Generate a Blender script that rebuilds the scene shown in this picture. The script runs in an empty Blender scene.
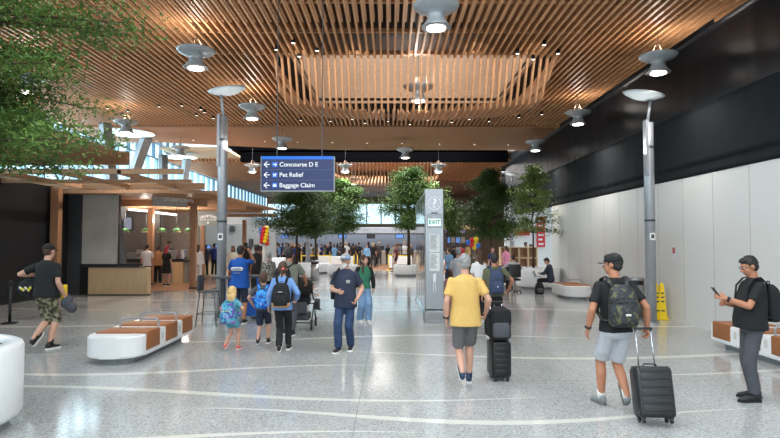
import bpy, bmesh, math, random
from mathutils import Vector, Matrix, Euler, noise
V = Vector
R = math.radians
PI = math.pi
random.seed(7)
SC = bpy.context.scene
COL = SC.collection
F, HZ, CX, CH = 570.0, 241.0, 390.0, 1.9

def P(px, Y):                       # lateral position of an image column at depth Y
    return (px - CX) / F * Y
def G(px, py):                      # point on the floor
    Y = CH * F / (py - HZ)
    return P(px, Y), Y
def Zat(py, Y):
    return CH + (HZ - py) / F * Y

# ------------------------------------------------------------------ materials
def lin(c):
    c = c / 255.0
    return c / 12.92 if c <= 0.04045 else ((c + 0.055) / 1.055) ** 2.4
def rgb(r, g, b):
    return (lin(r), lin(g), lin(b), 1.0)
MATS = {}
def mat(name, col, rough=0.6, metal=0.0, var=0.12, scale=12.0, bump=0.0, stretch=None, emit=0.0, ecol=None, kind='noise', cols=None, trans=0.0, spec=None):
    if name in MATS: return MATS[name]
    m = bpy.data.materials.new(name); m.use_nodes = True
    nt = m.node_tree; N = nt.nodes; L = nt.links
    b = N['Principled BSDF']
    b.inputs['Roughness'].default_value = rough
    b.inputs['Metallic'].default_value = metal
    if spec is not None: b.inputs['Specular IOR Level'].default_value = spec
    tc = N.new('ShaderNodeTexCoord'); mp = N.new('ShaderNodeMapping')
    L.new(tc.outputs['Object'], mp.inputs['Vector'])
    if stretch: mp.inputs['Scale'].default_value = stretch
    if kind == 'voronoi':
        t = N.new('ShaderNodeTexVoronoi'); fo = t.outputs['Color']
        sep = N.new('ShaderNodeSeparateColor'); L.new(fo, sep.inputs[0]); fo = sep.outputs[0]
    elif kind == 'wave':
        t = N.new('ShaderNodeTexWave'); t.inputs['Distortion'].default_value = 6; fo = t.outputs['Fac']
    else:
        t = N.new('ShaderNodeTexNoise'); t.inputs['Detail'].default_value = 4; fo = t.outputs['Fac']
    t.inputs['Scale'].default_value = scale
    L.new(mp.outputs[0], t.inputs['Vector'])
    cr = N.new('ShaderNodeValToRGB')
    if cols:
        cr.color_ramp.interpolation = 'CONSTANT'
        els = cr.color_ramp.elements
        n = len(cols)
        lo, hi = (0.0, 1.0) if kind == 'voronoi' else (0.36, 0.64)
        els[0].position = 0; els[0].color = cols[0]
        els[1].position = lo + (hi - lo) * (n - 1) / n; els[1].color = cols[-1]
        for i in range(1, n - 1):
            e = els.new(lo + (hi - lo) * i / n); e.color = cols[i]
    else:
        a = cr.color_ramp.elements
        a[0].position = 0.3; a[1].position = 0.7
        a[0].color = tuple(c * (1 - var) for c in col[:3]) + (1,)
        a[1].color = tuple(min(1, c * (1 + var)) for c in col[:3]) + (1,)
    L.new(fo, cr.inputs[0]); L.new(cr.outputs[0], b.inputs['Base Color'])
    if bump:
        bp = N.new('ShaderNodeBump'); bp.inputs['Strength'].default_value = bump; bp.inputs['Distance'].default_value = 0.01
        L.new(fo, bp.inputs['Height']); L.new(bp.outputs[0], b.inputs['Normal'])
    if emit:
        b.inputs['Emission Color'].default_value = ecol or col
        b.inputs['Emission Strength'].default_value = emit
    if trans:
        b.inputs['Transmission Weight'].default_value = trans
        b.inputs['IOR'].default_value = 1.1
    MATS[name] = m
    return m

slatw = mat('slat_wood', rgb(190, 140, 98), 0.5, var=.22, scale=3, stretch=(6, .3, 6))
deckw = mat('deck_wood', rgb(44, 32, 26), 0.8, var=.25, scale=2)
lightwood = mat('light_wood', rgb(196, 162, 134), 0.55, var=.12, scale=3, stretch=(.4, 6, 8))
soffitw = mat('soffit_wood', rgb(148, 106, 74), 0.7, var=.14, scale=3, stretch=(.3, 7, 6))
beamw = mat('beam_wood', rgb(178, 138, 104), 0.5, var=.16, scale=3, stretch=(.5, 8, 8))
postw = mat('post_wood', rgb(160, 116, 84), 0.5, var=.16, scale=3, stretch=(8, 8, .5))
plyw = mat('ply_wood', rgb(196, 168, 130), 0.5, var=.1, scale=4, stretch=(8, 8, .5))
shopfloor = mat('shop_floor_wood', rgb(150, 110, 78), 0.35, var=.15, scale=3, stretch=(.6, 6, 1))
blackm = mat('black_matte', rgb(22, 22, 24), 0.7)
black_s = mat('black_plastic', rgb(24, 24, 26), 0.35)
blackw = mat('black_wall', rgb(17, 18, 22), 0.6)
steel = mat('brushed_steel', rgb(165, 168, 172), 0.32, metal=.85, var=.06, stretch=(1, 1, 8))
polem = mat('pole_steel', rgb(166, 170, 176), 0.38, metal=.45, var=.05)
chrome = mat('chrome', rgb(200, 200, 205), 0.15, metal=1.0, var=.02)
white = mat('white_solid_surface', rgb(232, 233, 234), 0.3, var=.02)
offwhite = mat('off_white', rgb(205, 203, 198), 0.6, var=.03)
greyp = mat('grey_paint', rgb(140, 143, 146), 0.5, var=.05)
darkgrey = mat('dark_grey', rgb(60, 62, 66), 0.5, var=.08)
leather = mat('tan_leather', rgb(150, 94, 54), 0.5, var=.1, scale=30, bump=.1)
concrete = mat('concrete_panel', rgb(176, 174, 168), 0.7, var=.14, scale=1.5)
glassm = mat('dark_glass', rgb(44, 50, 58), 0.06, metal=.2, var=.02)
emis = mat('lamp_glow', (1, .93, .82, 1), emit=9.0, ecol=(1, .93, .84, 1))
emis_s = mat('spot_glow', (1, .9, .75, 1), emit=3.0, ecol=(1, .9, .78, 1))
screen_b = mat('screen_blue', rgb(90, 130, 200), emit=.6, ecol=rgb(110, 150, 220))
screen_p = mat('screen_purple', rgb(150, 130, 190), emit=.5, ecol=rgb(170, 150, 210))
menu_s = mat('screen_menu', rgb(110, 120, 140), emit=.4, ecol=rgb(120, 130, 150))
led = mat('strip_glow', (1, .97, .9, 1), emit=1.4, ecol=(1, .95, .88, 1))
yellowp = mat('yellow_plastic', rgb(240, 205, 20), 0.4, var=.03)
dishm = mat('pendant_glass', rgb(158, 163, 168), 0.3, metal=.15, var=.08, scale=20)
lampdish = mat('lamp_dish', rgb(190, 200, 206), 0.4, var=.03)
bark = mat('bark', rgb(70, 54, 42), 0.9, var=.3, scale=20, bump=.4)
soil = mat('soil', rgb(86, 84, 78), 0.95, var=.4, scale=40, bump=.5)
navy = mat('sign_navy', rgb(36, 48, 92), 0.4, var=.02)
signblue = mat('sign_blue', rgb(20, 105, 205), 0.4, var=.02)
signwhite = mat('sign_white', rgb(240, 240, 242), 0.5, var=.01, emit=.15, ecol=(1, 1, 1, 1))
paper = mat('paper', rgb(215, 220, 222), 0.7, var=.02)
inkm = mat('ink', rgb(70, 74, 80), 0.7)
redm = mat('red_print', rgb(200, 30, 40), 0.5, var=.03)
def leafmat(name, a, bcol):
    m = mat(name, a, 0.6, var=.0, scale=1.2)
    cr = [n for n in m.node_tree.nodes if n.type == 'VALTORGB'][0]
    cr.color_ramp.elements[0].color = a; cr.color_ramp.elements[1].color = bcol
    m.node_tree.nodes['Principled BSDF'].inputs['Specular IOR Level'].default_value = .25
    tex = [n for n in m.node_tree.nodes if n.type == 'TEX_NOISE'][0]; tex.inputs['Scale'].default_value = 2.5
    return m
leaf_near = leafmat('leaf_near', rgb(38, 62, 26), rgb(106, 136, 62))
leaf_far = leafmat('leaf_far', rgb(40, 66, 28), rgb(88, 118, 50))
leaf_dark = leafmat('leaf_dark', rgb(34, 54, 24), rgb(74, 98, 42))
leaf_pale = leafmat('leaf_pale', rgb(68, 92, 42), rgb(138, 156, 78))
hang = leafmat('shade_green', rgb(40, 80, 50), rgb(80, 130, 80))

# ------------------------------------------------------------------ mesh helpers
def link(o): COL.objects.link(o); return o
def tag(o, label=None, cat=None, group=None, kind=None):
    if label: o['label'] = label
    if cat: o['category'] = cat
    if group: o['group'] = group
    if kind: o['kind'] = kind
    return o
def thing(name, label, cat, loc, rz=0, group=None):
    o = bpy.data.objects.new(name, None); link(o)
    o.empty_display_size = .1
    o.location = loc; o.rotation_euler = (0, 0, rz)
    return tag(o, label, cat, group)
def wm(o):
    m = o.matrix_basis.copy()
    return m if o.parent is None else wm(o.parent) @ m
def part(name, bm, m, parent=None, smooth=False, base=None, mats=None):
    """bm is in world coordinates; it is stored relative to its parent (or to base)."""
    if parent is not None: bm.transform(wm(parent).inverted())
    elif base is not None: bm.transform(Matrix.Translation(base).inverted())
    me = bpy.data.meshes.new(name); bm.to_mesh(me); bm.free()
    if smooth: me.polygons.foreach_set('use_smooth', [True] * len(me.polygons))
    for x in (mats or [m]): me.materials.append(x)
    o = bpy.data.objects.new(name, me); link(o)
    if parent is not None: o.parent = parent
    elif base is not None: o.location = base
    return o
def struct(name, bm, m, parent=None, **k):
    o = part(name, bm, m, parent, **k)
    if parent is None: o['kind'] = 'structure'
    return o
def BM(): return bmesh.new()
def box(bm, x0, x1, y0, y1, z0, z1, M=None, mi=0):
    vs = [bm.verts.new(p) for p in ((x0,y0,z0),(x1,y0,z0),(x1,y1,z0),(x0,y1,z0),(x0,y0,z1),(x1,y0,z1),(x1,y1,z1),(x0,y1,z1))]
    if M is not None:
        for v in vs: v.co = M @ v.co
    for f in ((0,3,2,1),(4,5,6,7),(0,1,5,4),(1,2,6,5),(2,3,7,6),(3,0,4,7)):
        fc = bm.faces.new([vs[i] for i in f]); fc.material_index = mi
    return vs
def rbox(bm, x0, x1, y0, y1, z0, z1, r=.02, M=None, seg=3):
    t = BM(); box(t, x0, x1, y0, y1, z0, z1)
    bmesh.ops.bevel(t, geom=list(t.edges) + list(t.verts), offset=r, segments=seg, affect='EDGES', profile=.5)
    if M is not None: t.transform(M)
    merge(bm, t)
def merge(bm, t):
    mp = {}
    for v in t.verts: mp[v] = bm.verts.new(v.co)
    for f in t.faces:
        nf = bm.faces.new([mp[v] for v in f.verts]); nf.material_index = f.material_index; nf.smooth = f.smooth
    t.free()
def ring(bm, c, ax, ay, rx, ry, n, pw=2.0):
    out = []
    for i in range(n):
        a = 2 * PI * i / n; ca, sa = math.cos(a), math.sin(a)
        x = math.copysign(abs(ca) ** (2 / pw), ca); y = math.copysign(abs(sa) ** (2 / pw), sa)
        out.append(bm.verts.new(c + ax * (rx * x) + ay * (ry * y)))
    return out
def skin(bm, rings, cap=True):
    for a, b in zip(rings, rings[1:]):
        n = len(a)
        for i in range(n):
            bm.faces.new((a[i], a[(i+1) % n], b[(i+1) % n], b[i]))
    if cap:
        bm.faces.new(list(reversed(rings[0]))); bm.faces.new(rings[-1])
def frame(d):
    d = d.normalized()
    u = V((0, 0, 1)) if abs(d.z) < .9 else V((0, 1, 0))
    a = u.cross(d).normalized(); return a, d.cross(a).normalized()
def cone(bm, p0, r0, p1, r1, n=12):
    p0, p1 = V(p0), V(p1); a, b = frame(p1 - p0)
    skin(bm, [ring(bm, p0, a, b, r0, r0, n), ring(bm, p1, a, b, r1, r1, n)])
def ell(bm, c, r, M=None, n=14):
    t = BM(); bmesh.ops.create_uvsphere(t, u_segments=n, v_segments=max(6, n * 2 // 3), radius=1)
    if not hasattr(r, '__len__'): r = (r, r, r)
    for v in t.verts: v.co = V((v.co.x * r[0], v.co.y * r[1], v.co.z * r[2])) + V(c)
    if M is not None: t.transform(M)
    merge(bm, t)
def limb(bm, p0, r0, p1, r1, n=12, c0=True, c1=True):
    cone(bm, p0, r0, p1, r1, n)
    if c0: ell(bm, p0, r0 * .99, n=n)
    if c1: ell(bm, p1, r1 * .99, n=n)
def tube(bm, pts, r, n=8):
    pts = [V(p) for p in pts]; rs = []
    if not hasattr(r, '__len__'): r = [r] * len(pts)
    pa = None
    for i, p in enumerate(pts):
        d = (pts[min(i+1, len(pts)-1)] - pts[max(i-1, 0)]).normalized()
        if pa is None: a, b = frame(d)
        else:
            a = (pa - d * pa.dot(d))
            a = a.normalized() if a.length > 1e-5 else frame(d)[0]
            b = d.cross(a)
        pa = a
        rs.append(ring(bm, p, a, b, r[i], r[i], n))
    skin(bm, rs)
def lathe(bm, c, prof, n=32, M=None):
    t = BM(); rs = [ring(t, V((0, 0, z)), V((1,0,0)), V((0,1,0)), max(r, 1e-4), max(r, 1e-4), n) for r, z in prof]
    skin(t, rs)
    t.transform(Matrix.Translation(c) @ (M or Matrix()))
    merge(bm, t)
def loft(bm, secs, n=24, pw=2.3, T=None):
    """secs: (z, rx, ry, yoff) upright sections"""
    T = T or (lambda p: p)
    rs = []
    for s in secs:
        rg = ring(bm, V((0, s[3] if len(s) > 3 else 0, s[0])), V((1,0,0)), V((0,1,0)), s[1], s[2], n, pw)
        for v in rg: v.co = T(v.co)
        rs.append(rg)
    skin(bm, rs)
def prism(bm, pts, z0, z1, M=None):
    a = [bm.verts.new((x, y, z0)) for x, y in pts]; b = [bm.verts.new((x, y, z1)) for x, y in pts]
    if M is not None:
        for v in a + b: v.co = M @ v.co
    n = len(pts)
    bm.faces.new(list(reversed(a))); bm.faces.new(b)
    for i in range(n): bm.faces.new((a[i], a[(i+1) % n], b[(i+1) % n], b[i]))
def fuse(bm, voxel, smooth=3, wr=0.0, wf=14.0, wst=(1, 1, .5)):
    """voxel-fuse overlapping closed shells into one continuous surface"""
    me = bpy.data.meshes.new('t'); bm.to_mesh(me); bm.free()
    o = bpy.data.objects.new('t', me); link(o)
    md = o.modifiers.new('r', 'REMESH'); md.mode = 'VOXEL'; md.voxel_size = voxel; md.use_smooth_shade = True
    if smooth:
        s = o.modifiers.new('s', 'SMOOTH'); s.factor = .5; s.iterations = smooth
    dg = bpy.context.evaluated_depsgraph_get(); dg.update()
    ev = o.evaluated_get(dg); m2 = bpy.data.meshes.new_from_object(ev)
    bpy.data.objects.remove(o); bpy.data.meshes.remove(me)
    out = BM(); out.from_mesh(m2); bpy.data.meshes.remove(m2)
    if wr:
        out.normal_update()
        for v in out.verts:
            q = V((v.co.x * wf * wst[0], v.co.y * wf * wst[1], v.co.z * wf * wst[2]))
            v.co += v.normal * (noise.noise(q) * wr + noise.noise(q * 2.3) * wr * .4)
    return out
def text(s, size, M, m, parent, name='lettering', depth=.004, align='LEFT', bold=0):
    cu = bpy.data.curves.new('t', 'FONT'); cu.body = s; cu.size = size; cu.extrude = depth; cu.offset = bold
    cu.align_x = align; cu.align_y = 'CENTER'
    o = bpy.data.objects.new('t', cu); link(o)
    dg = bpy.context.evaluated_depsgraph_get(); dg.update()
    me = bpy.data.meshes.new_from_object(o.evaluated_get(dg))
    bpy.data.objects.remove(o)
    b = BM(); b.from_mesh(me); bpy.data.meshes.remove(me)
    b.transform(M)
    return part(name, b, m, parent)
FACE = Matrix.Rotation(PI/2, 4, 'X')      # text plane standing up, facing -Y (towards the camera)
def facing(x, y, z, rz=0): return Matrix.Translation((x, y, z)) @ Matrix.Rotation(rz, 4, 'Z') @ FACE

# ------------------------------------------------------------------ setting
def floor_material():
    m = bpy.data.materials.new('terrazzo'); m.use_nodes = True
    nt = m.node_tree; N = nt.nodes; L = nt.links; b = N['Principled BSDF']
    tc = N.new('ShaderNodeTexCoord'); sp = N.new('ShaderNodeSeparateXYZ'); L.new(tc.outputs['Object'], sp.inputs[0])
    def mth(op, a, c=None, d=None):
        n = N.new('ShaderNodeMath'); n.operation = op
        for i, q in enumerate((a, c, d)):
            if q is None: continue
            if isinstance(q, (int, float)): n.inputs[i].default_value = q
            else: L.new(q, n.inputs[i])
        return n.outputs[0]
    X, Y = sp.outputs[0], sp.outputs[1]
    # light wave bands lying across the hall: centre line, half width, both swinging with X
    acc = None
    for (y0, amp, fr, ph, w, ws) in ((5.55, .22, .8, 1.9, .03, .035), (6.3, .26, .95, 3.6, .03, .04), (7.2, .34, .62, 4.6, .03, .04), (8.5, .32, .75, 1.9, .03, .04),
                                     (9.7, .4, .55, 3.0, .04, .05), (11.2, .4, .6, .9, .04, .05), (13.2, .5, .45, 2.2, .05, .05), (15.6, .5, .5, .3, .06, .06), (19, .6, .4, 1.2, .07, .06), (23.0, .7, .4, 1.2, .08, .06), (4.6, .25, .9, 2.2, .03, .035)):
        s = mth('SINE', mth('MULTIPLY_ADD', X, fr, ph))
        cy = mth('MULTIPLY_ADD', s, amp, y0)
        wd = mth('MULTIPLY_ADD', mth('SINE', mth('MULTIPLY_ADD', X, fr * .77, ph * 2)), ws, w)
        d = mth('ABSOLUTE', mth('SUBTRACT', Y, cy))
        k = mth('MULTIPLY', mth('LESS_THAN', d, wd), 1.0)
        acc = k if acc is None else mth('MAXIMUM', acc, k)
    # thin metal joints
    def joints(c, per, off, w):
        return mth('LESS_THAN', mth('ABSOLUTE', mth('SUBTRACT', mth('FRACT', mth('MULTIPLY_ADD', c, 1 / per, off)), .5)), w / per)
    jn = mth('MAXIMUM', joints(X, 3.05, .62, .006), joints(Y, 3.4, .2, .006))
    vo = N.new('ShaderNodeTexVoronoi'); vo.inputs['Scale'].default_value = 75
    L.new(tc.outputs['Object'], vo.inputs['Vector'])
    sc = N.new('ShaderNodeSeparateColor'); L.new(vo.outputs['Color'], sc.inputs[0])
    cr = N.new('ShaderNodeValToRGB'); cr.color_ramp.interpolation = 'CONSTANT'
    e = cr.color_ramp.elements; e[0].color = rgb(138, 140, 140); e[1].position = .12; e[1].color = rgb(172, 174, 174)
    e2 = e.new(.5); e2.color = rgb(182, 184, 183); e3 = e.new(.86); e3.color = rgb(200, 201, 198)
    L.new(sc.outputs[0], cr.inputs[0])
    nz = N.new('ShaderNodeTexNoise'); nz.inputs['Scale'].default_value = .7; L.new(tc.outputs['Object'], nz.inputs['Vector'])
    mixn = N.new('ShaderNodeMix'); mixn.data_type = 'RGBA'; mixn.blend_type = 'MULTIPLY'; mixn.inputs[0].default_value = .25
    L.new(cr.outputs[0], mixn.inputs[6]); L.new(nz.outputs['Fac'], mixn.inputs[7])
    mx = N.new('ShaderNodeMix'); mx.data_type = 'RGBA'
    L.new(acc, mx.inputs[0]); L.new(mixn.outputs[2], mx.inputs[6]); mx.inputs[7].default_value = rgb(205, 204, 196)
    mj = N.new('ShaderNodeMix'); mj.data_type = 'RGBA'
    L.new(mth('MULTIPLY', jn, .5), mj.inputs[0]); L.new(mx.outputs[2], mj.inputs[6]); mj.inputs[7].default_value = rgb(120, 118, 112)
    L.new(mj.outputs[2], b.inputs['Base Color'])
    b.inputs['Roughness'].default_value = .13
    b.inputs['Specular IOR Level'].default_value = .55
    return m

XL, XR, ZC = -13.0, 6.78, 6.5
YB = -9.0
b = BM(); box(b, -22, 16, YB, 62, -.2, 0); struct('floor', b, floor_material())
b = BM(); box(b, -14, 1.6, 36.5, 62, 0, .006); box(b, 1.6, 12, 33, 62, 0, .006)
struct('trim_1', b, mat('queue_carpet', rgb(150, 108, 72), .6, var=.2, scale=5))
b = BM(); box(b, -13.5, -7.1, 21.6, 31, 0, .008); struct('trim_2', b, shopfloor)

# right construction wall: white panels below, black sheeting above
b = BM(); box(b, XR, XR + .12, YB, 23.8, 0, 3.36)
wallw = mat('hoarding_white', rgb(212, 212, 210), .55, var=.02, scale=.6)
wr = struct('wall_right', b, wallw)
b = BM()
for k in range(27): box(b, XR - .004, XR, YB + .2 + k * 1.22, YB + .212 + k * 1.22, 0, 3.36)
part('panel_joint', b, mat('joint_grey', rgb(180, 177, 170), .7), wr)  # joint strips a little darker than the white panels
def sheet(name, y0, y1, z0, z1, amp, m, seed, ny=150, nz=10, off=.0):
    b = BM(); g = []
    for i in range(ny + 1):
        row = []
        for j in range(nz + 1):
            y = y0 + (y1 - y0) * i / ny; z = z0 + (z1 - z0) * j / nz
            d = noise.noise(V((seed, y * 2.2, z * .5))) * amp + noise.noise(V((seed + 5, y * 5, z * 1.1))) * amp * .5
            row.append(b.verts.new((XR + off - abs(d), y, z)))
        g.append(row)
    for i in range(ny):
        for j in range(nz): b.faces.new((g[i][j], g[i][j+1], g[i+1][j+1], g[i+1][j]))
    bmesh.ops.solidify(b, geom=list(b.faces), thickness=.01)
    return part(name, b, m, smooth=True)
fab = mat('black_fabric', rgb(31, 35, 42), .75, var=.15, scale=2, stretch=(1, 3, .6))
film = mat('black_film', rgb(30, 34, 42), .33, var=.2, scale=1.2, stretch=(1, 3, .6))
s1 = sheet('trim_3', 8, 34, 3.58, 4.85, .05, fab, 1.0); s1['kind'] = 'structure'
s2 = sheet('trim_4', 8, 34, 4.8, 6.52, .035, film, 3.0, off=.13); s2['kind'] = 'structure'
s3 = sheet('trim_5', 8, 34, 3.34, 3.62, .03, fab, 8.0, nz=3); s3['kind'] = 'structure'
b = BM(); box(b, XR + .14, XR + .26, 2, 34, 3.36, 6.9); struct('wall_right_upper', b, blackw)

# left outer wall with clerestory glazing
b = BM(); box(b, XL - .2, XL, YB, 60, 0, 4.1); struct('wall_left', b, offwhite)
b = BM()
frm = mat('window_frame_metal', rgb(120, 150, 170), .4, metal=.4)
y = 4.0
while y < 60:
    box(b, XL - .12, XL + .05, y, y + .09, 4.1, 6.5); y += 1.15
for z in (4.1, 5.2, 6.42): box(b, XL - .12, XL + .04, YB, 60, z, z + .08)
for k in range(12): box(b, XL - .12, XL + .05, 24.2 + k * 1.0, 24.28 + k * 1.0, 6.5, 8.3)
box(b, XL - .12, XL + .04, 24, 36, 7.3, 7.38); box(b, XL - .12, XL + .04, 24, 36, 8.2, 8.3)
w1 = struct('window_1', b, frm)
def glass_mat():
    m = bpy.data.materials.new('window_glass'); m.use_nodes = True; N = m.node_tree.nodes; L = m.node_tree.links
    N.remove(N['Principled BSDF']); o = N['Material Output']
    t = N.new('ShaderNodeBsdfTransparent'); t.inputs[0].default_value = (.86, .97, 1, 1)
    g = N.new('ShaderNodeBsdfGlossy'); g.inputs['Roughness'].default_value = .03
    mx = N.new('ShaderNodeMixShader'); mx.inputs[0].default_value = .08
    L.new(t.outputs[0], mx.inputs[1]); L.new(g.outputs[0], mx.inputs[2]); L.new(mx.outputs[0], o.inputs[0]); return m
glz = glass_mat()
b = BM(); box(b, XL - .06, XL - .045, 4, 60, 4.15, 6.45); box(b, XL - .06, XL - .045, 24, 36, 6.5, 8.2); part('pane', b, glz, w1)

# --- slatted ceiling with lens-shaped dips
def dipper(cx, hw, y0, y1, D):
    def f(x, y):
        u = (x - cx) / hw; v = (y - y0) / (y1 - y0)
        if abs(u) >= 1 or v <= 0 or v >= 1: return 0
        edge = min(1, (1 - abs(u)) / .07)
        rise = v / .09 if v < .09 else math.cos((v - .09) / .91 * PI / 2) ** 1.1
        return D * (1 - .24 * u * u) * edge ** .5 * rise
    return f
def slat_field(bm, x0, x1, y0, y1, sp, lens, lens2=None, w=.05, h=.17, yedge=None):
    n = int((x1 - x0) / sp)
    for i in range(n):
        x = x0 + (i + .5) * sp
        ye = yedge(x) if yedge else y1
        ys = [y0]
        cx, hw, a, c, D = lens
        if abs(x - cx) < hw:
            ys += [a + (c - a) * (k / 30) ** 1.6 for k in range(31)]
        ys.append(ye)
        f = dipper(*lens)
        prev = None
        for y in ys:
            z = ZC - f(x, y)
            q = [bm.verts.new(p) for p in ((x - w/2, y, z), (x + w/2, y, z), (x + w/2, y, z + h), (x - w/2, y, z + h))]
            if prev:
                for k in range(4): bm.faces.new((prev[k], prev[(k+1) % 4], q[(k+1) % 4], q[k]))
            else: bm.faces.new(q)
            prev = q
        bm.faces.new(list(reversed(prev)))
LENS1 = (.58, 3.62, 14.2, 20.6, 1.22)
b = BM()
X0, X1, Y0, Y1 = XL, XR, 9.5, 22.6
hx0, hx1, hy0, hy1 = -2.6, 3.9, 15.2, 20.5
zd = 6.98
box(b, X0, hx0, Y0, Y1, zd, zd + .1); box(b, hx1, X1 + .1, Y0, Y1, zd, zd + .1)
box(b, hx0, hx1, Y0, hy0, zd, zd + .1); box(b, hx0, hx1, hy1, Y1, zd, zd + .1)
# rear hall roof, with a wide unseen opening added over the viewer to admit light
box(b, X0, -8, YB, Y0, 6.6, 7.08); box(b, 5.5, X1 + .1, YB, Y0, 6.6, 7.08); box(b, -8, 5.5, 8.6, Y0, 6.6, 7.08); box(b, -8, 5.5, YB, -6.5, 6.6, 7.08)
box(b, -8, 5.5, .6, 1.4, 6.6, 7.08)
ceil = struct('ceiling', b, deckw)
b = BM(); slat_field(b, X0 + .1, X1 + .12, Y0, Y1, .168, LENS1, w=.052, h=.2)
o = part('slat_lining', b, slatw, ceil)
b = BM()
for i in range(118):
    x = X0 + .1 + (i + .5) * .168 + .045
    box(b, x - .02, x + .02, Y0, 11.9, 6.53, 6.66)

part('upper_slat', b, slatw, ceil)
b = BM()
for yy in (11.0, 12.6, 14.1, 16.3, 18.6): box(b, X0, -3.2 if yy > 14.2 else X1, yy, yy + .06, 6.57, 6.67); box(b, 4.3, X1, yy, yy + .06, 6.57, 6.67)
box(b, X0, X1, 21.2, 21.26, 6.57, 6.67)
part('batten', b, slatw, ceil)
b = BM()
box(b, hx0 - .1, hx1 + .1, hy1, hy1 + .1, 6.9, 9.6); box(b, hx0 - .1, hx1 + .1, hy0 - .1, hy0, 6.9, 9.6)
box(b, hx0 - .1, hx0, hy0, hy1, 6.9, 9.6); box(b, hx1, hx1 + .1, hy0, hy1, 6.9, 9.6)
part('skylight_well', b, lightwood, ceil)
# soffit plate in front of the dark gap, its far edge drawn in towards the left
def soff_edge(x): return 28.4 if x > -2 else 28.4 - ((-2 - x) / 7.0) ** 1.3 * 1.7
b = BM()
N_ = 24; lo = []; hi = []
for i in range(N_ + 1):
    x = -10.2 + (XR + 10.2) * i / N_
    lo.append((x, soff_edge(x)))
poly = [(-10.2, 22.6), (XR, 22.6)] + list(reversed(lo))
prism(b, poly, 6.44, 6.9)
box(b, XL, -10.2, 22.6, 26.2, 6.44, 6.9)
struct('ceiling_soffit', b, soffitw)
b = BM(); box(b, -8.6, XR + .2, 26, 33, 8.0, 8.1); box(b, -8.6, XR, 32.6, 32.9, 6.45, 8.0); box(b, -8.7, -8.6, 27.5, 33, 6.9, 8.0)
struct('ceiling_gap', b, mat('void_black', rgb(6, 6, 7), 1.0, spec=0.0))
# paler tilted soffit over the left aisle and the second bay
b = BM()
M_ = Matrix.Translation((-11.2, 30, 6.42))
box(b, -.8, 2.6, -.5, 3.6, .25, .37, M_); box(b, -1.9, 2.6, -4.2, 3.6, 1.9, 2.0, M_)
struct('ceiling_aisle', b, mat('aisle_soffit', rgb(196, 172, 140), .5, var=.06, scale=2))
LENS2 = (-.3, 3.4, 34.2, 41.5, 1.15)
b = BM(); box(b, XL, 14, 32.6, 44, 7.0, 7.1); box(b, XL, 14, 44, 60, 6.5, 7.1); c2 = struct('ceiling_far', b, mat('deck_wood_far', rgb(120, 84, 58), .7, var=.2))
b = BM(); slat_field(b, XL, 14, 32.8, 44, .22, LENS2, w=.07); part('slat_lining', b, slatw, c2)
b = BM(); box(b, -3.0, 2.6, 36.0, 36.1, 6.9, 7.0); 
part('skylight_edge', b, lightwood, c2)

# far end wall with high windows
b = BM(); box(b, XL, 16, 60, 60.2, 0, 3.7); box(b, XL, 16, 60, 60.2, 5.8, 6.6); box(b, 3.5, 16, 60, 60.2, 3.7, 5.8)
struct('wall_far', b, mat('far_wall', rgb(120, 96, 78), .6, var=.1))
b = BM()
for k in range(12): box(b, XL + k * 1.5, XL + k * 1.5 + .12, 60, 60.12, 3.7, 5.8)
w2 = struct('window_2', b, darkgrey)
b = BM(); box(b, XL, 3.5, 60.13, 60.15, 3.7, 5.8); part('pane', b, glz, w2)
b = BM(); box(b, 16, 16.2, 24, 60, 0, 7); struct('wall_side_far', b, offwhite)
b = BM(); box(b, XR + .1, 16, 35, 35.2, 3.6, 7.1); struct('wall_right_return', b, blackw)

# ------------------------------------------------------------------ downlights
down_px = [(275,45),(292,38),(298,52),(316,46),(519,49),(546,40),(535,55),(560,49),
           (180,103),(199,107),(203,110),(195,113),(212,116),(120,112),(126,109),(105,106),(157,104),
           (300,118),(330,119),(352,117),(365,121),(388,119),(410,122),(428,118),(452,120),(470,117),(490,119),(520,115),(543,112),
           (155,139),(192,138),(264,139.5),(297,140),(332,140.5),(367,141),(402,141.5),(440,142),(475,142.5),(509,143),(240,104)]
proto = None
for i, (px, py) in enumerate(down_px):
    Y = (ZC - CH) * F / (HZ - py); x = P(px, Y)
    if abs(x) > 12: continue
    loc = (x, Y, 6.43 if py < 124 else 6.42)
    if proto is None:
        t = thing('downlight', None, 'downlight', loc)
        bb = BM(); lathe(bb, V(loc), [(.045, .12), (.05, .02), (.05, 0), (.04, .01), (.04, .02)], 14); part('housing', bb, black_s, t, True)
        bb = BM(); lathe(bb, V(loc), [(.045, .004), (.045, .015)], 14); part('lens', bb, emis_s, t)
        proto = t
    else:
        t = proto.copy(); link(t); t.location = loc
        for ch in list(proto.children):
            c = ch.copy(); link(c); c.parent = t
    if py > 124: tag(t, 'small round downlight in the plain wood soffit behind the slats', 'downlight', 'downlights in a line along the soffit')
    else: tag(t, 'small round downlight set between the ceiling slats', 'downlight', 'downlights among the ceiling slats')

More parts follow.
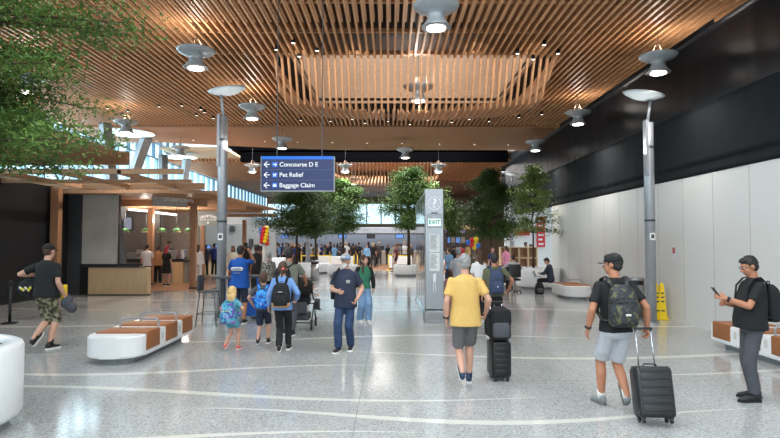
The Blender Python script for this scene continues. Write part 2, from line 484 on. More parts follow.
# ------------------------------------------------------------------ pendants
def make_pendant(loc):
    t = thing('pendant_lamp', None, 'pendant lamp', loc)
    o = V(loc)
    bb = BM(); lathe(bb, o, [(.245, .0), (.25, .015), (.215, .05), (.16, .12), (.14, .19), (.15, .23), (.24, .27), (.36, .32), (.40, .36), (.405, .385), (.38, .385), (.2, .32), (.1, .28)], 36); part('shade', bb, dishm, t, True)
    bb = BM(); lathe(bb, o, [(.245, -.012), (.262, -.006), (.262, .004), (.245, .01)], 36); part('rim', bb, steel, t, True)
    bb = BM(); lathe(bb, o, [(.15, -.035), (.165, -.028), (.165, -.016)], 28); part('bulb', bb, emis, t)
    bb = BM()
    for k in range(3):
        a = k * 2.094 + .4; q = V((math.cos(a), math.sin(a), 0))
        tube(bb, [o + q * .2 + V((0,0,.3)), o + q * .05 + V((0,0,.62))], .007, 5)
    part('hanger', bb, lightwood, t)
    bb = BM(); tube(bb, [o + V((0,0,.6)), o + V((0,0, 1.3))], .006, 5); part('cable', bb, darkgrey, t)
    return t
pend = [(.80, 9.75, 'frosted pendant lamp cut by the top edge of the photo'),
        (-4.15, 12.05, 'frosted hourglass pendant lamp above and left of the left lamp post head'),
        (-4.17, 17.1, 'frosted pendant lamp right of the left lamp post head'),
        (.75, 14.9, 'frosted pendant lamp hanging in front of the dipped slat skylight'),
        (-4.3, 22.6, 'frosted pendant lamp right above the blue hanging direction sign'),
        (.68, 25.2, 'frosted pendant lamp above the trees between sign and steel pillar'),
        (5.9, 12.4, 'frosted pendant lamp in front of the black sheeting above the right lamp post'),
        (5.95, 17.9, 'frosted pendant lamp beside the black sheeting, middle of three on the right'),
        (5.95, 23.2, 'frosted pendant lamp farthest down the black sheeting on the right'),
        (-9.0, 19.3, 'frosted pendant lamp in front of the nearer round skylight on the left'),
        (-9.1, 24.6, 'frosted pendant lamp in front of the farther round skylight on the left'),
        (-9.0, 14.0, 'frosted pendant lamp behind the near tree leaves at left'),
        (-7.4, 30.5, 'small far pendant lamp left of the blue hanging sign'),
        (-2.4, 30.5, 'small far pendant lamp just right of the blue hanging sign'),
        (2.6, 30.5, 'small far pendant lamp above the steel information pillar'),
        (-2.35, 37.0, 'dark far pendant lamp under the second slat skylight')]
pp = None
for i, (x, y, lb) in enumerate(pend):
    z = 5.6
    if pp is None: t = pp = make_pendant((x, y, z))
    else:
        t = pp.copy(); link(t); t.location = (x, y, z)
        for ch in list(pp.children): c = ch.copy(); link(c); c.parent = t
    tag(t, lb, 'pendant lamp', 'pendant lamps under the slatted ceiling')

# ------------------------------------------------------------------ lamp posts
def lamp_post(x, y, h, label, flip, r=.115):
    t = thing('lamp_post', label, 'lamp post', (x, y, 0), 0, 'tall steel lamp posts with a tilted dish')
    s = flip
    bb = BM(); lathe(bb, V((x, y, 0)), [(r, 0), (r, h - 1.35), (r * .98, h - 1.34), (r * .98, h - .75)], 24); part('pole', bb, polem, t, True)
    bb = BM(); lathe(bb, V((x, y, 0)), [(r * 1.5, 0), (r * 1.5, .04), (r, .05)], 24); part('base_plate', bb, steel, t)
    bb = BM(); lathe(bb, V((x, y, 0)), [(r * 1.03, h - 1.36), (r * 1.03, h - 1.3)], 24); lathe(bb, V((x, y, 0)), [(r * 1.03, 2.35), (r * 1.03, 2.4)], 24); part('collar', bb, darkgrey, t)
    bb = BM(); box(bb, x - r * .75 - .03, x - r * .75 + .03, y - r - .02, y + .02, h - 2.0, h - .7); part('mast_box', bb, polem, t)
    bb = BM(); tube(bb, [(x + s * .02, y, h - .8), (x - s * .02, y, h - .5), (x + s * -.08, y, h - .12)], .035, 8); part('arm', bb, polem, t, True)
    bb = BM()
    lathe(bb, V((x + s * .09, y, h - .08)), [(.02, -.13), (.25, -.105), (.42, -.03), (.475, .012), (.44, .03), (.1, .05)], 40, Matrix.Rotation(R(-s * 9), 4, 'Y') @ Matrix.Rotation(R(6), 4, 'X'))
    part('lamp_dish', bb, lampdish, t, True)
    bb = BM(); box(bb, x - .06, x + .06, y - r - .02, y - r + .01, 1.92, 2.08); pl = part('notice_plate', bb, white, t)
    bb = BM(); box(bb, x - .035, x + .035, y - r - .024, y - r - .02, 1.96, 2.05); part('symbol', bb, inkm, pl)
    return t
lamp_post(P(222, 14.0), 14.0, 5.72, 'tall grey steel lamp post on the left beside the bar stool', 1)
lamp_post(P(650, 13.3), 13.3, 5.42, 'tall grey steel lamp post on the right in front of the white wall', -1)
lamp_post(P(512, 29.5), 29.5, 5.5, 'far grey lamp post behind the planter tree near the white wall', -1)
lamp_post(P(308, 31.5), 31.5, 5.5, 'far grey lamp post among the trees below the hanging sign', 1)

# ------------------------------------------------------------------ benches
def bench(X0, Y0, side, label, W=.87, npad=3, nose=True):
    """long axis along Y; side=+1: seat pads wrap over the +X face"""
    L = .45 + npad * .52 + (npad - 1) * .27 + .1
    t = thing('bench', label, 'bench', (X0, Y0 + L / 2, 0), 0, 'white benches with tan leather pads')
    xa, xb = X0 - W / 2, X0 + W / 2
    def outline(ins, zc):
        pts = []
        yb, yf = Y0 + .42, Y0 + L
        if side > 0 or nose:
            for k in range(17):
                a = PI + PI * k / 16
                pts.append((X0 + (W / 2 - ins) * math.copysign(abs(math.cos(a)) ** .8, math.cos(a)), yb + (.36 - ins) * -abs(math.sin(a)) ** .8))
        pts += [(xb - ins, yf - ins - .06), (xb - ins - .06, yf - ins), (xa + ins + .06, yf - ins), (xa + ins, yf - ins - .06)]
        return pts
    bb = BM(); prism(bb, outline(.16, 0), 0, .1); part('plinth', bb, mat('plinth_grey', rgb(150, 154, 158), .4), t)
    bb = BM(); prism(bb, outline(0, 0), .1, .43)
    bmesh.ops.bevel(bb, geom=[e for e in bb.edges if abs(e.verts[0].co.z - e.verts[1].co.z) < 1e-4], offset=.022, segments=3, affect='EDGES')
    part('body', bb, white, t)
    y = Y0 + .42
    for k in range(npad):
        bb = BM()
        rbox(bb, xa + .06 if side > 0 else xa - .012, xb + .012 if side > 0 else xb - .06, y, y + .52, .425, .455, .012)
        if side > 0: rbox(bb, xb - .01, xb + .014, y, y + .52, .17, .45, .01)
        else: rbox(bb, xa - .014, xa + .01, y, y + .52, .17, .45, .01)
        part('seat_pad', bb, leather, t, True)
        if k < npad - 1:
            yc = y + .52 + .135
            bb = BM(); pts = []
            x1, x2 = xa + .15, xb - .07
            pts = [(x1, yc, .43), (x1, yc, .54), (x1 + .03, yc, .575), (x1 + .07, yc, .585), (x2 - .07, yc, .585), (x2 - .03, yc, .575), (x2, yc, .54), (x2, yc, .43)]
            tube(bb, pts, .017, 10); part('armrest', bb, steel, t, True)
            bb = BM()
            sx = xb if side > 0 else xa
            box(bb, sx - .004, sx + .004, yc - .04, yc + .04, .24, .36); part('power_outlet', bb, offwhite, t)
        y += .79
    return t
bench(-4.3, 8.68, 1, 'white bench with tan leather pads on the left floor')
bench(6.27, 7.05, -1, 'white bench with tan leather pads behind the man with the phone', npad=4)

def far_bench():
    t = bench(6.12, 18.3, 1, 'far white bench under the white wall beside the seated man with laptop', npad=2)
far_bench()

# ------------------------------------------------------------------ planters and trees
def planter(x, y, r, h, label, top=soil):
    t = thing('planter', label, 'planter', (x, y, 0), 0, 'round white tree planters')
    bb = BM(); lathe(bb, V((x, y, 0)), [(r - .12, 0), (r - .12, .1)], 48); part('plinth', bb, greyp, t)
    bb = BM(); lathe(bb, V((x, y, 0)), [(r - .14, .1), (r - .03, .12), (r, .17), (r, h - .05), (r - .015, h - .015), (r - .05, h), (r - .16, h), (r - .18, h - .08), (r - .18, h - .1)], 64); part('pot', bb, white, t, True)
    bb = BM(); lathe(bb, V((x, y, 0)), [(r - .19, h - .1), (r - .19, h - .05), (.02, h - .02)], 32); part('soil', bb, top, t, True)
    return t
def tree(x, y, z0, top, crown_r, cz, label, m, nleaf, leaf, trunk_r=.05, tiers=8, seed=1, bias=(0, 0), lean=0, dens=.32, sz=.16):
    rnd = random.Random(seed)
    t = thing('planter_tree', label, 'tree', (x, y, z0), 0, 'indoor trees in planters')
    bb = BM()
    H = top - z0
    pts = [V((x + lean * (k / 6) ** 2 + rnd.uniform(-.03, .03) * k / 2, y + rnd.uniform(-.02, .02) * k, z0 + H * .93 * k / 6)) for k in range(7)]
    tube(bb, pts, [trunk_r * (1 - .13 * k) for k in range(7)], 8)
    clumps = []
    for k in range(tiers):
        f = (k + .5) / tiers
        z = cz + (top - cz) * f
        rr = crown_r * (math.sin(PI * (.16 + .8 * f) ** .75) ** .55)
        nb = 7 if rr > crown_r * .5 else 4
        base = pts[min(6, int(6 * (z - z0) / H / .93))].copy(); base.z = min(z - .1, pts[-1].z)
        for j in range(nb):
            a = rnd.uniform(0, 2 * PI); ln = rr * rnd.uniform(.45, 1.05)
            tip = V((x + lean * .8 + bias[0] * f + math.cos(a) * ln, y + bias[1] * f + math.sin(a) * ln, z + rnd.uniform(-.12, .2)))
            mid = (base + tip) / 2 + V((0, 0, rnd.uniform(.0, .15)))
            tube(bb, [base, mid, tip], [trunk_r * .35, trunk_r * .22, trunk_r * .08], 5)
            clumps.append((tip, ln * dens + .12)); clumps.append((mid, ln * dens * .9 + .1)); clumps.append((mid.lerp(tip, .5), ln * dens + .1))
    clumps.append((V((x + lean, y, top - .1)), crown_r * .25))
    part('trunk', bb, bark, t, True)
    vs = []; fs = []
    per = nleaf // len(clumps)
    for c, s in clumps:
        for q in range(per):
            # leaves gather in flat sprays
            d = V((rnd.gauss(0, s * .6), rnd.gauss(0, s * .6), rnd.gauss(0, sz * (.5 + s))))
            if d.length > s * 1.15 + .05: d *= (s * 1.15 + .05) / d.length * rnd.uniform(.5, 1)
            p = c + d
            if p.z > top + .1: continue
            L = leaf * rnd.uniform(.6, 1.3)
            e = Euler((rnd.uniform(-.9, .9), rnd.uniform(-.9, .9), rnd.uniform(0, 6.28))).to_matrix()
            i = len(vs)
            for q4 in ((-L, 0, 0), (0, -L * .36, L * .1), (L, 0, -L * .1), (0, L * .36, L * .1)):
                vs.append(p + e @ V(q4))
            fs.append((i, i+1, i+2, i+3))
    inv = Matrix.Translation((-x, -y, -z0))
    me = bpy.data.meshes.new('foliage'); me.from_pydata([inv @ v for v in vs], [], fs); me.materials.append(m)
    o = bpy.data.objects.new('foliage', me); link(o); o.parent = t
    return t
planter(-4.64, 5.62, .9, .86, 'near white round planter cut by the lower left corner of the photo')
tree(-4.64, 5.62, .8, 5.9, 1.98, 2.5, 'near leafy green tree filling the upper left corner', leaf_near, 62000, .033, .07, 12, seed=11, dens=.15, sz=.09)
xr = P(538.5, 22.6) 
planter(5.88, 22.7, .85, .85, 'white round planter by the white wall holding the slender sparse tree')
tree(P(533, 22.6), 22.6, .8, 4.95, .95, 2.15, 'slender sparse tree growing in the planter by the white wall', leaf_pale, 7500, .055, .045, 8, seed=5, dens=.22, sz=.1)
for (px, Y, top, cr_, cz, lb, m, n, sd, tr) in (
    (297, 28.5, 5.05, 1.75, 2.2, 'dark green tree just below the left half of the hanging sign', leaf_dark, 24000, 21, .08),
    (316, 33.5, 5.0, 1.3, 2.5, 'dark green tree behind the far lamp post', leaf_dark, 14000, 22, .08),
    (343, 31.0, 5.2, 1.45, 2.3, 'dark green tree right of the hanging sign with tiered crown', leaf_far, 20000, 23, .08),
    (409, 31.0, 5.85, 1.85, 2.5, 'bright green full tree left of the steel information pillar', leaf_far, 32000, 24, .1),
    (491, 27.0, 5.25, 1.3, 2.05, 'dense dark tree right of the steel information pillar', leaf_dark, 24000, 25, .08),
    (447, 38.0, 4.6, 1.3, 2.3, 'far shaded tree directly behind the steel information pillar', leaf_dark, 11000, 26, .08)):
    x = P(px, Y)
    tree(x, Y, .55, top, cr_, cz, lb, m, n, .065, tr, 8, seed=sd, dens=.36)
    names = {297: 'white planter beside the silver bin behind the gray shirt man', 316: 'white planter under the tree behind the far lamp post', 343: 'white planter behind the man in navy shirt', 409: 'white planter left of the steel pillar by the queue', 491: 'white planter behind the man with blue backpack', 447: 'white planter hidden mostly by the steel pillar'}
    planter(x, Y, .85, .62 if px != 297 else .8, names[px])

# ------------------------------------------------------------------ hanging sign
Ys = 10.0
sx0, sx1, sz0, sz1 = P(261, Ys), P(333.5, Ys), Zat(190.5, Ys) , Zat(156, Ys)
t = thing('hanging_sign', 'navy blue hanging direction sign with three white arrows and destinations', 'sign', ((sx0 + sx1) / 2, Ys, sz0))
b = BM(); box(b, sx0, sx1, Ys, Ys + .1, sz0, sz1); part('panel', b, navy, t)
b = BM(); box(b, sx0, sx1, Ys - .006, Ys, sz1 - .055, sz1); part('top_stripe', b, signblue, t)
b = BM(); box(b, sx0 - .012, sx1 + .012, Ys - .01, Ys + .11, sz0 - .018, sz0); box(b, sx1, sx1 + .014, Ys - .01, Ys + .11, sz0, sz1); box(b, sx0 - .012, sx0, Ys - .01, Ys + .11, sz0, sz1); part('frame', b, greyp, t)
b = BM()
rowh = (sz1 - .055 - sz0) / 3
for k in (1, 2): box(b, sx0, sx1, Ys - .003, Ys, sz0 + rowh * k - .003, sz0 + rowh * k + .003)
part('row_line', b, mat('row_line', rgb(90, 100, 140)), t)
for k, s in enumerate(('Concourse D E', 'Pet Relief', 'Baggage Claim')):
    zc = sz1 - .055 - rowh * (k + .5)
    text(s, .108, facing(sx0 + .315, Ys - .004, zc - .002), signwhite, t)
    b = BM()
    ax = sx0 + .09
    for sg in (1, -1):
        q0 = V((ax - .045, Ys - .004, zc)); q1 = V((ax + .012, Ys - .004, zc + sg * .05))
        tube(b, [q0, q1], .0075, 6)
    tube(b, [(ax - .042, Ys - .004, zc), (ax + .055, Ys - .004, zc)], .0075, 6)
    part('arrow', b, signwhite, t)
    b = BM(); box(b, sx0 + .19, sx0 + .28, Ys - .005, Ys, zc - .045, zc + .045); ic = part('icon_tile', b, signblue, t)
    b = BM(); cx_ = sx0 + .235; yy = Ys - .008
    def q(x0, x1, z0, z1): box(b, cx_ + x0, cx_ + x1, yy, yy + .003, zc + z0, zc + z1)
    if k == 0:
        q(-.034, .034, -.006, .006)
        prism(b, [(-.005, 0), (.012, .03), (.02, .03), (.014, 0)], 0, .003, Matrix.Translation((cx_, yy + .003, zc)) @ FACE)
        prism(b, [(-.005, 0), (.014, 0), (.02, -.03), (.012, -.03)], 0, .003, Matrix.Translation((cx_, yy + .003, zc)) @ FACE)
        q(.026, .034, -.014, .016)
    elif k == 1:
        q(-.022, .018, -.006, .012); q(-.022, -.014, -.03, -.004); q(.01, .018, -.03, -.004); q(.012, .03, .006, .024); q(-.03, -.02, .01, .022)
    else:
        q(-.03, .03, -.024, .014); q(-.012, -.007, .014, .026); q(.007, .012, .014, .026); q(-.012, .012, .022, .027)
    part('pictogram', b, signwhite, ic)
for px in (276, 321.5):
    x = P(px, Ys)
    b = BM(); tube(b, [(x, Ys + .05, sz1), (x, Ys + .05, 6.62)], .009, 8); part('hanging_rod', b, darkgrey, t)

# ------------------------------------------------------------------ information pillar
Yk = 13.4; kx0, kx1 = P(425.3, Yk), P(443.5, Yk); kz = Zat(189, Yk)
t = thing('information_pillar', 'long tall steel information pillar with EXIT sign, notices and white handset', 'pillar', ((kx0 + kx1) / 2, Yk, 0))
b = BM(); rbox(b, kx0, kx1, Yk, Yk + .35, .3, kz, .012); part('end_post', b, steel, t)
b = BM(); rbox(b, kx0 - .01, kx1 + .01, Yk - .1, Yk + .5, 0, .28, .01); part('base', b, steel, t)
b = BM(); box(b, kx0 + .02, kx1 - .02, Yk + .35, Yk + 5.2, .1, kz - .06); box(b, kx0 - .02, kx1 + .02, Yk + .5, Yk + 5.3, 0, .1); part('directory_body', b, glassm, t)
for k in range(4):
    b = BM(); box(b, kx0 + .017, kx1 - .017, Yk + 1.4 + k * 1.25, Yk + 1.43 + k * 1.25, .1, kz - .06); part('mullion', b, steel, t)
b = BM(); box(b, kx0 + .017, kx1 - .017, Yk + .35, Yk + 5.25, kz - .06, kz - .02); part('top_rail', b, steel, t)
kc = (kx0 + kx1) / 2
b = BM()
for i in range(32):
    a0 = 2 * PI * i / 32; a1 = 2 * PI * (i + 1) / 32
    zc = Zat(203.5, Yk)
    tube(b, [(kc + .15 * math.cos(a0), Yk - .004, zc + .15 * math.sin(a0)), (kc + .15 * math.cos(a1), Yk - .004, zc + .15 * math.sin(a1))], .008, 5)
part('question_ring', b, signwhite, t)
text('?', .30, facing(kc, Yk - .008, Zat(203.5, Yk) - .005), signwhite, t, 'question_mark', align='CENTER', bold=.003)
b = BM(); ze = Zat(221, Yk)
rbox(b, kc - .17, kc + .17, Yk - .04, Yk, ze - .15, ze + .17, .015); sg = part('exit_housing', b, mat('sign_alloy', rgb(170, 178, 184), .4), t)
b = BM(); box(b, kc - .15, kc + .15, Yk - .045, Yk - .04, ze - .12, ze + .05); part('exit_face', b, mat('exit_face', rgb(225, 240, 235), emit=.5, ecol=rgb(225, 245, 240)), sg)
text('EXIT', .135, facing(kc, Yk - .05, ze - .036), mat('exit_green', rgb(30, 150, 120)), sg, align='CENTER', bold=.003)
b = BM(); rbox(b, kc - .08, kc + .08, Yk - .03, Yk, Zat(213.5, Yk) - .02, Zat(213.5, Yk) + .02, .01); part('camera_slot', b, black_s, t)
zt, zb = Zat(234, Yk), Zat(271, Yk)
for k, (za, zbb) in enumerate(((zt, (zt + zb) / 2 + .01), ((zt + zb) / 2 - .01, zb))):
    b = BM(); box(b, kc - .12, kc + .12, Yk - .006, Yk, zbb, za); pn = part('notice', b, paper, t)
    b = BM()
    z = za - .05
    rr = random.Random(k)
    while z > zbb + .04:
        box(b, kc - .1, kc - .1 + rr.uniform(.1, .19), Yk - .009, Yk - .006, z, z + .008); z -= .028
    part('printed_line', b, inkm, pn)
b = BM(); zh = Zat(277, Yk); rbox(b, kc - .035, kc + .035, Yk - .05, Yk, zh - .12, zh + .08, .012); part('handset', b, white, t, True)
b = BM(); tube(b, [(kc + .0, Yk - .03, zh - .1), (kc + .03, Yk - .04, zh - .3), (kc + .0, Yk - .04, zh - .38), (kc - .03, Yk - .03, zh - .3), (kc - .02, Yk - .01, zh - .12)], .008, 6); part('cord', b, white, t, True)
b = BM(); box(b, kc - .2, kc + .2, Yk - .104, Yk - .1, .06, .22); part('base_label', b, greyp, t)

# ------------------------------------------------------------------ wet floor cones, bins
def cone_sign(x, y, rz, label):
    t = thing('wet_floor_cone', label, 'warning cone', (x, y, 0), rz, 'yellow wet floor cones by the wall')
    T = Matrix.Translation((x, y, 0)) @ Matrix.Rotation(rz, 4, 'Z')
    b = BM()
    r0 = ring(b, V((0,0,.03)), V((1,0,0)), V((0,1,0)), .13, .13, 4); r1 = ring(b, V((0,0,.82)), V((1,0,0)), V((0,1,0)), .06, .06, 4); r2 = ring(b, V((0,0,.88)), V((1,0,0)), V((0,1,0)), .03, .03, 4)
    skin(b, [r0, r1, r2]); b.transform(T @ Matrix.Rotation(PI/4, 4, 'Z')); part('body', b, yellowp, t)
    b = BM(); rbox(b, -.13, .13, -.13, .13, 0, .035, .015, T); part('foot', b, yellowp, t)
    b = BM()
    for z, w in ((.62, .03), (.52, .035), (.42, .04), (.2, .04)):
        d = .092 * (1 - (z - .03) / .79 * .54) + .003
        box(b, -w, w, -d - .004, -d, z, z + .035, T)
    part('warning_print', b, inkm, t)
cone_sign(P(654.5, 13.9), 13.9, .2, 'yellow wet floor cone nearer the right lamp post')
cone_sign(P(660.5, 13.9), 13.9, -.15, 'yellow wet floor cone farther right of the right lamp post')
def bin_(x, y, r, h, label):
    t = thing('litter_bin', label, 'bin', (x, y, 0))
    b = BM(); lathe(b, V((x, y, 0)), [(r, 0), (r, h - .18)], 28); part('body', b, steel, t, True)
    b = BM(); lathe(b, V((x, y, 0)), [(r * .9, h - .18), (r * .9, h - .08)], 28); part('opening', b, black_s, t)
    b = BM(); lathe(b, V((x, y, 0)), [(r, h - .08), (r, h - .02), (r * .9, h)], 28); part('lid', b, steel, t, True)
bin_(P(635.5, 14.4), 14.4, .2, .98, 'silver cylindrical bin between black shirt man and right lamp post')
bin_(P(315, 27.2), 27.2, .2, .98, 'silver cylindrical bin beside the planter under the far trees')

Y = 11.9 * 1.0
t = thing('wall_notice', 'small white and red notice on the white wall right of the lamp post', 'notice', (XR - .01, 13.6, 1.5))
b = BM(); box(b, XR - .016, XR - .008, 13.5, 13.7, 1.46, 1.8); part('sheet', b, paper, t)
b = BM(); box(b, XR - .02, XR - .016, 13.54, 13.66, 1.6, 1.74); part('red_mark', b, mat('notice_red', rgb(190, 90, 90)), t)
# ------------------------------------------------------------------ stanchions
def stanchion(x, y, h, m, label, grp=None, base=True):
    t = thing('stanchion_post', label, 'stanchion', (x, y, 0), 0, grp)
    b = BM(); lathe(b, V((x, y, 0)), [(.17, 0), (.17, .02), (.05, .045)], 24); part('base', b, m, t)
    b = BM(); lathe(b, V((x, y, 0)), [(.033, .03), (.033, h - .1)], 14); part('post', b, m, t, True)
    b = BM(); lathe(b, V((x, y, 0)), [(.04, h - .12), (.04, h - .02), (.03, h)], 14); part('belt_head', b, m, t, True)
    return t
stanchion(P(12, 13.2), 13.2, .98, black_s, 'black queue post standing left of the man in camouflage shorts')
b = BM(); box(b, -9.6, P(12, 13.2), 13.19, 13.195, .84, .9); o = part('queue_belt', b, black_s, base=(-9, 13.2, .84)); tag(o, 'black queue belt running off the left edge', 'belt')
gy = mat('queue_yellow', rgb(228, 196, 50), .5)
Yq = 37.0
qx = [301.5, 330, 354, 357.5, 388.5]
for k, px in enumerate(qx):
    stanchion(P(px, Yq + (k % 2) * .6), Yq + (k % 2) * .6, 1.0, gy, 'yellow queue post, number %s from the left of the check-in queue' % ['first', 'second', 'third', 'fourth', 'fifth'][k] if False else ['yellow queue post leftmost in the check-in queue', 'yellow queue post left of the man in navy shirt', 'left one of the close pair of yellow queue posts', 'right one of the close pair of yellow queue posts', 'yellow queue post rightmost, before the long white counter'][k], 'yellow queue posts')
b = BM(); box(b, P(301.5, Yq), P(330, Yq), Yq + .3, Yq + .31, .9, .97); o = part('queue_belt', b, gy, base=(P(315, Yq), Yq + .3, .9)); tag(o, 'yellow queue belt at the left before the check-in desks', 'belt')
b = BM(); box(b, P(388.5, Yq), P(412, Yq), Yq + .1, Yq + .11, .9, .97); o = part('queue_belt', b, gy, base=(P(400, Yq), Yq, .9)); tag(o, 'yellow queue belt right, by the woman in maroon', 'belt')
for k, px in enumerate((393, 395.5)):
    stanchion(P(px, 35.5), 35.5, 1.0, black_s, ['black queue post in front of the right yellow belt, left of two', 'black queue post in front of the right yellow belt, right of two'][k], 'black posts in the check-in queue')

# ------------------------------------------------------------------ left: aisle structure, coffee shop
b = BM(); box(b, -11.75, -11.5, 8, 20.6, 0, 3.75); struct('wall_shop_side', b, blackw)
t = thing('timber_post', 'timber post standing against the black wall behind the camouflage shorts man', 'post', (P(55, 19.2), 19.2, 0), 0, 'timber posts of the pergola')
x = P(55.5, 19.2)
b = BM(); box(b, x - .13, x + .13, 19.1, 19.36, 0, 3.7); part('shaft', b, postw, t)
b = BM(); box(b, x - .15, x + .15, 19.08, 19.38, 0, .08); part('foot', b, darkgrey, t)
for (px, Y, lb, h) in ((193.5, 22.6, 'timber post at the open corner of the coffee shop', 3.3), (151, 24.5, 'timber post inside the coffee shop in front of the dark tiles', 3.3), (203, 27.5, 'slim timber post at the far side of the coffee shop sign', 3.2), (244.5, 30, 'slim timber post behind the worker in the blue vest', 3.0)):
    x = P(px, Y); w = .105 if Y < 26 else .09
    t = thing('timber_post', lb, 'post', (x, Y, 0), 0, 'timber posts of the pergola')
    b = BM(); box(b, x - w, x + w, Y - w, Y + w, 0, h); part('shaft', b, postw, t)
    b = BM(); box(b, x - w - .02, x + w + .02, Y - w - .02, Y + w + .02, 0, .08); part('foot', b, darkgrey, t)
# upper louvred canopy
t = thing('louvre_canopy', 'upper timber louvre canopy sticking out past the near tree leaves', 'canopy', (-10.5, 16, 4.4))
b = BM()
for k in range(15):
    Y = 14.2 + k * .24
    box(b, -13, -8.15 - .012 * k, Y, Y + .07, 4.42, 4.66)
part('louvre', b, beamw, t)
b = BM(); box(b, -13, -8.2, 17.7, 17.85, 4.28, 4.7); box(b, -13, -8.4, 13.95, 14.1, 4.3, 4.7); box(b, -11.2, -11.0, 14, 17.8, 4.28, 4.4); part('beam', b, beamw, t)
# lower pergola: long roof of timber beams over the shops
t = thing('timber_pergola', 'long low timber pergola roof over the coffee shop', 'pergola', (-9.5, 20, 3.6))
for k, (Y, xe, z0, z1) in enumerate(((15.4, P(181, 15.4), 3.72, 3.86), (19.4, P(203, 19.4), 3.66, 3.88), (16.8, P(196, 17.3), 3.62, 3.72), (22.9, P(206, 22.9), 3.28, 3.62), (21.5, P(222, 22), 3.6, 3.8), (25.5, P(245, 25.5), 3.32, 3.62), (28.5, P(262, 28.5), 3.3, 3.55), (31, P(276, 31), 3.2, 3.4))):
    b = BM(); box(b, -13, xe, Y, Y + .14, z0, z1); part('cross_beam', b, beamw, t)
b = BM()
for k in range(46):
    Y = 19.8 + k * .25
    xe = -6.35 + max(0, min(1, (Y - 19.8) / 11)) * .3
    box(b, -13, xe, Y, Y + .12, 3.56, 3.62)
part('slat_roof', b, beamw, t)
b = BM(); box(b, -13, -6.6, 19.8, 31.0, 3.62, 3.68); part('roof_board', b, beamw, t)
b = BM(); 
for xx in (-12.2, -10.6, -9.0, -7.4): box(b, xx, xx + .1, 15.4, 19.5, 3.7, 3.82)
part('rafter', b, beamw, t)
# pale panel, black wall and ply counter at the shop front
b = BM(); box(b, -11.5, P(82, 20.4), 20.35, 20.6, 0, 3.7); box(b, P(116, 20.7), P(120, 20.7), 20.65, 20.75, 0, 3.6); struct('trim_6', b, darkgrey)
b = BM(); rbox(b, P(83, 20.4), P(117, 20.4), 20.35, 20.5, Zat(264, 20.4), Zat(190, 20.4), .01); o = part('wall_panel', b, concrete, base=(P(100, 20.4), 20.4, 1.1)); tag(o, 'large pale grey concrete look panel at the left edge of the coffee shop', 'panel')
b = BM(); box(b, P(84, 20.5), P(148, 21), 20.3, 20.6, 0, Zat(264, 20.4)); box(b, P(84, 20.3), P(149, 20.3), 19.98, 20.36, .97, 1.01)
o = part('counter_upstand', b, blackm, base=(P(110, 20.4), 20.4, 0)); tag(o, 'black counter top and upstand behind the ply counter front', 'counter')
t = thing('shop_counter', 'pale ply wood counter front at the corner of the coffee shop', 'counter', (P(118, 20.1), 20.1, 0))
b = BM(); rbox(b, P(89, 20.0), P(148.5, 20.0), 20.0, 20.28, .03, .965, .01); part('front_panel', b, plyw, t)
b = BM(); box(b, P(89, 20.0), P(148.5, 20.0), 20.02, 20.25, 0, .04); part('kick_board', b, blackm, t)
# shop back walls
tile = mat('wall_tile', rgb(142, 132, 124), .35, var=.1, scale=8)
def brick_mat(name, c1, c2, sc):
    m = mat(name, c1, .35); nt = m.node_tree; N = nt.nodes; L = nt.links
    br = N.new('ShaderNodeTexBrick'); br.inputs['Color1'].default_value = c1; br.inputs['Color2'].default_value = c2; br.inputs['Mortar'].default_value = tuple(x * .6 for x in c1[:3]) + (1,)
    br.inputs['Scale'].default_value = sc; br.inputs['Mortar Size'].default_value = .012
    mp = [n for n in N if n.type == 'MAPPING'][0]; mp.inputs['Rotation'].default_value = (PI/2, 0, 0)
    L.new(mp.outputs[0], br.inputs['Vector']); L.new(br.outputs['Color'], N['Principled BSDF'].inputs['Base Color']); return m
b = BM(); box(b, P(160, 29), P(199, 29), 29, 29.15, 0, 3.6); struct('wall_shop_back', b, brick_mat('pale_tile', rgb(186, 172, 160), rgb(172, 158, 148), 4))
b = BM(); box(b, -13, P(160, 26.8), 26.75, 26.9, 0, 3.6); struct('wall_shop_dark', b, brick_mat('dark_tile', rgb(86, 80, 78), rgb(72, 68, 66), 4))
# menu screens
for k, (a, c) in enumerate(((117, 122.5), (123.3, 132))):
    t = thing('menu_screen', ['left blue menu screen on the dark shop wall', 'right blue menu screen on the dark shop wall'][k], 'screen', (P((a+c)/2, 26.65), 26.65, Zat(231, 26.6)), 0, 'menu screens')
    b = BM(); box(b, P(a, 26.65), P(c, 26.65), 26.65, 26.75, Zat(230, 26.6), Zat(217, 26.6)); part('casing', b, black_s, t)
    b = BM(); box(b, P(a, 26.65) + .03, P(c, 26.65) - .03, 26.64, 26.65, Zat(230, 26.6) + .03, Zat(217, 26.6) - .03); part('display', b, menu_s, t)
# linear lamps
for k, (x0, y0, x1, y1) in enumerate(((128, 209.5, 146, 211.5), (155, 212.5, 171, 215))):
    Y = 24.0
    t = thing('linear_lamp', ['left white linear lamp inside the coffee shop', 'right white linear lamp inside the coffee shop'][k], 'lamp', (P((x0+x1)/2, Y), Y, Zat(y0, Y)), 0, 'linear lamps in the coffee shop')
    a = V((P(x0, Y), Y, Zat(y0, Y))); c = V((P(x1, Y), Y + .6, Zat(y1, Y + .6)))
    b = BM(); tube(b, [a, c], .05, 8); part('tube', b, led, t)
    b = BM(); tube(b, [a + V((0,0,.05)), a + V((0, 0, 3.6 - a.z))], .008, 5); tube(b, [c + V((0,0,.05)), c + V((0, 0, 3.6 - c.z))], .008, 5); part('hanger', b, black_s, t)
